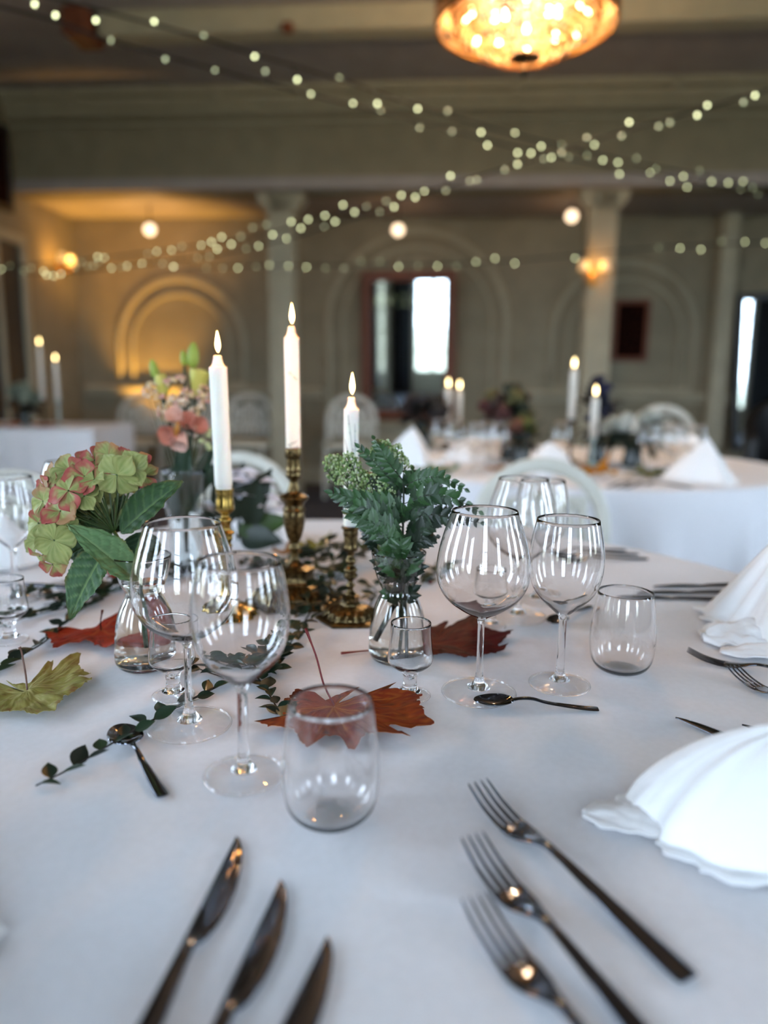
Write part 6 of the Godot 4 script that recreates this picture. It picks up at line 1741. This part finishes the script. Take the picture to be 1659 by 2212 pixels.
	posy("loose white blossoms on the table behind, left of the napkin pyramid", Vector3(1.10, 0.75, -3.28), Vector3(0.13, 0.07, 0.08), [Color(0.66, 0.67, 0.64), Color(0.55, 0.56, 0.52)], 13, 0.034, Color(0.16, 0.20, 0.16), 6)
	napkin("crumpled napkin among the glasses on the table behind, under the dark bouquet", Vector3(0.40, 0.75, -3.42), 0.13, 0.11, 1.4, 11, 1.5, 0.7, 4, 0.5, ng)
	# autumn leaves on the cloths
	var five := [[-2.75, 0.09], [-2.3, 0.05], [-1.9, 0.10], [-1.2, 0.055], [-0.6, 0.11], [0.0, 0.06], [0.6, 0.11], [1.2, 0.06], [1.75, 0.10], [2.3, 0.05], [2.8, 0.09]]
	var amber := [Color(0.50, 0.22, 0.015), Color(0.42, 0.14, 0.01), Color(0.3, 0.09, 0.01), Color(0.55, 0.32, 0.05)]
	var rust := [Color(0.40, 0.09, 0.02), Color(0.30, 0.05, 0.015), Color(0.2, 0.05, 0.01), Color(0.45, 0.16, 0.05)]
	var og := "autumn leaves on the tables behind"
	maple("curled amber leaf on the table behind, below the candles", Vector3(0.80, 0.75, -2.86), five, amber, 0.08, 0.03, 31, [], Color.RED, og)
	maple("small amber leaf on the table behind, left of the rounded napkin", Vector3(0.50, 0.75, -3.02), five, amber, 0.03, 0.01, 32, [], Color.RED, og)
	maple("olive leaf on the table behind, left of the napkin pyramid", Vector3(1.06, 0.75, -2.95), five, [Color(0.15, 0.16, 0.03), Color(0.1, 0.11, 0.02), Color(0.1, 0.08, 0.02), Color(0.2, 0.2, 0.08)], 0.04, 0.012, 33, [], Color.RED, og)
	maple("green leaf on the near rim of the table behind, right of the fern", Vector3(0.20, 0.75, -2.93), five, [Color(0.06, 0.15, 0.05), Color(0.045, 0.11, 0.04), Color(0.05, 0.09, 0.03), Color(0.1, 0.2, 0.08)], 0.05, 0.012, 36, [], Color.RED, og)
	maple("orange leaf at the edge of the far left table", Vector3(-2.72, 0.75, -5.34), five, rust, 0.05, 0.015, 34, [], Color.RED, og)
	maple("red orange leaf beside the candles of the far left table", Vector3(-2.45, 0.75, -5.35), five, rust, 0.04, 0.015, 35, [], Color.RED, og)
	# glasses on the table behind
	var wg: Node3D = get_node("wine_glass_001")
	var spots := [[0.30, -3.15, "left of the low posy"], [0.38, -3.05, "in front of the left bouquet"], [0.44, -3.22, "beside the low posy"], [0.47, -3.08, "nearest the fern side"], [0.52, -3.35, "under the dark bouquet"], [1.10, -3.1, "right of the pale candle holder"], [1.17, -3.0, "behind the napkin pyramid"], [1.22, -3.18, "behind the right group"], [1.28, -3.05, "furthest right of the group"], [0.25, -3.35, "behind the left napkin"], [0.76, -3.2, "left of the amber leaf"]]
	for k in spots.size():
		copy_of(wg, T(Vector3(spots[k][0], 0.7504, spots[k][1]), 0.0, 0.9), "blurred wine glass on the table behind, " + spots[k][2], "glasses on the table behind")
	var fk: Node3D = get_node("fork")
	for k in 3: put_cutlery(fk, ["dark fork on the table behind, nearest its front rim", "dark fork on the table behind, second from the rim", "dark fork on the table behind, beside the amber leaf"][k], Vector3(0.92 + 0.035 * k, 0.751, -2.74 + 0.02 * k), Vector3(0.80 + 0.03 * k, 0.751, -2.60 + 0.01 * k), "forks on the table behind")
	put_cutlery(get_node("knife"), "dark knife on the table behind, left of the napkin pyramid", Vector3(1.0, 0.751, -2.78), Vector3(1.07, 0.751, -2.6), "knives on the table behind")
	# chairs
	var white := mat(Color(0.80, 0.80, 0.76), 0.45)
	var cush := mat(Color(0.78, 0.78, 0.72), 0.8)
	var ch := make_chair("chair", "white scrollwork chair behind the right wine glasses", white, cush)
	ch.transform = T(Vector3(0.5065, 0.4136, -2.31) * Vector3(1, 0, 1), 0.08, 1.0)
	copy_of(ch, T(Vector3(-1.06, 0, -2.04), 0.35, 0.97), "white scrollwork chair at the left edge, behind the hydrangea")
	copy_of(ch, T(Vector3(-0.52, 0, -2.56), -0.15, 0.98), "shaded scrollwork chair behind the lisianthus and golden candlestick")
	copy_of(ch, T(Vector3(1.07, 0, -1.72), -1.35, 0.86), "white scrollwork chair cut off by the right edge of the photo")
	var far_chair := make_chair("chair", "white scrollwork chair by the far wall, left of the pair", white, cush)
	far_chair.set_meta("group", "white scrollwork chairs by the far wall")
	far_chair.transform = RT * T(Vector3(-3.05, 0, -7.2), 0.0, 1.1)
	for q in [[-2.52, -7.2, 0.0, "white scrollwork chair by the far wall, right of the pair"], [-1.95, -7.2, 0.1, "white scrollwork chair beside the left column"], [-0.95, -7.3, 0.0, "white scrollwork chair left of the mantel"], [1.42, -5.0, 0.2, "white scrollwork chair behind the table at the right, under the dark painting"]]:
		copy_of(far_chair, RT * T(Vector3(q[0], 0, q[1]), q[2], 1.12), q[3], "white scrollwork chairs by the far wall")
	# black tub chair at the right edge
	var tub := thing("tub_chair", "black tub armchair at the right edge beyond the napkin pyramid", "armchair", Vector3(2.55, 0, -4.3), -0.5)
	var sh: Array = []
	for i in 13:
		var row := PackedVector3Array()
		for j in 25:
			var a := PI * 1.25 * (j / 24.0) + PI * 0.875
			var u := i / 12.0
			var top := 1.06 - 0.25 * pow(absf(j - 12.0) / 12.0, 2.0)
			var r := 0.27 + 0.16 * smoothstep(0.0, 0.8, u)
			row.append(Vector3(r * cos(a), lerpf(0.16, top, u), r * sin(a)))
		sh.append(row)
	var black := mat(Color(0.028, 0.026, 0.032), 0.45)
	part("shell", Mb.new().sheet(sh, 0.06).done(), black, tub)
	part("seat", Mb.new().lathe(curve2([[0, 0.2], [0.26, 0.2], [0.3, 0.25], [0.3, 0.42], [0.26, 0.47], [0, 0.48]], 20), 24).done(), black, tub)
	for k in 4: part("leg", Mb.new().lathe(PackedVector2Array([Vector2(0, 0), Vector2(0.014, 0), Vector2(0.02, 0.2), Vector2(0, 0.2)]), 10, T(Vector3(0.2 * (1 if k % 2 else -1), 0, 0.2 * (1 if k < 2 else -1)))).done(), black, tub)
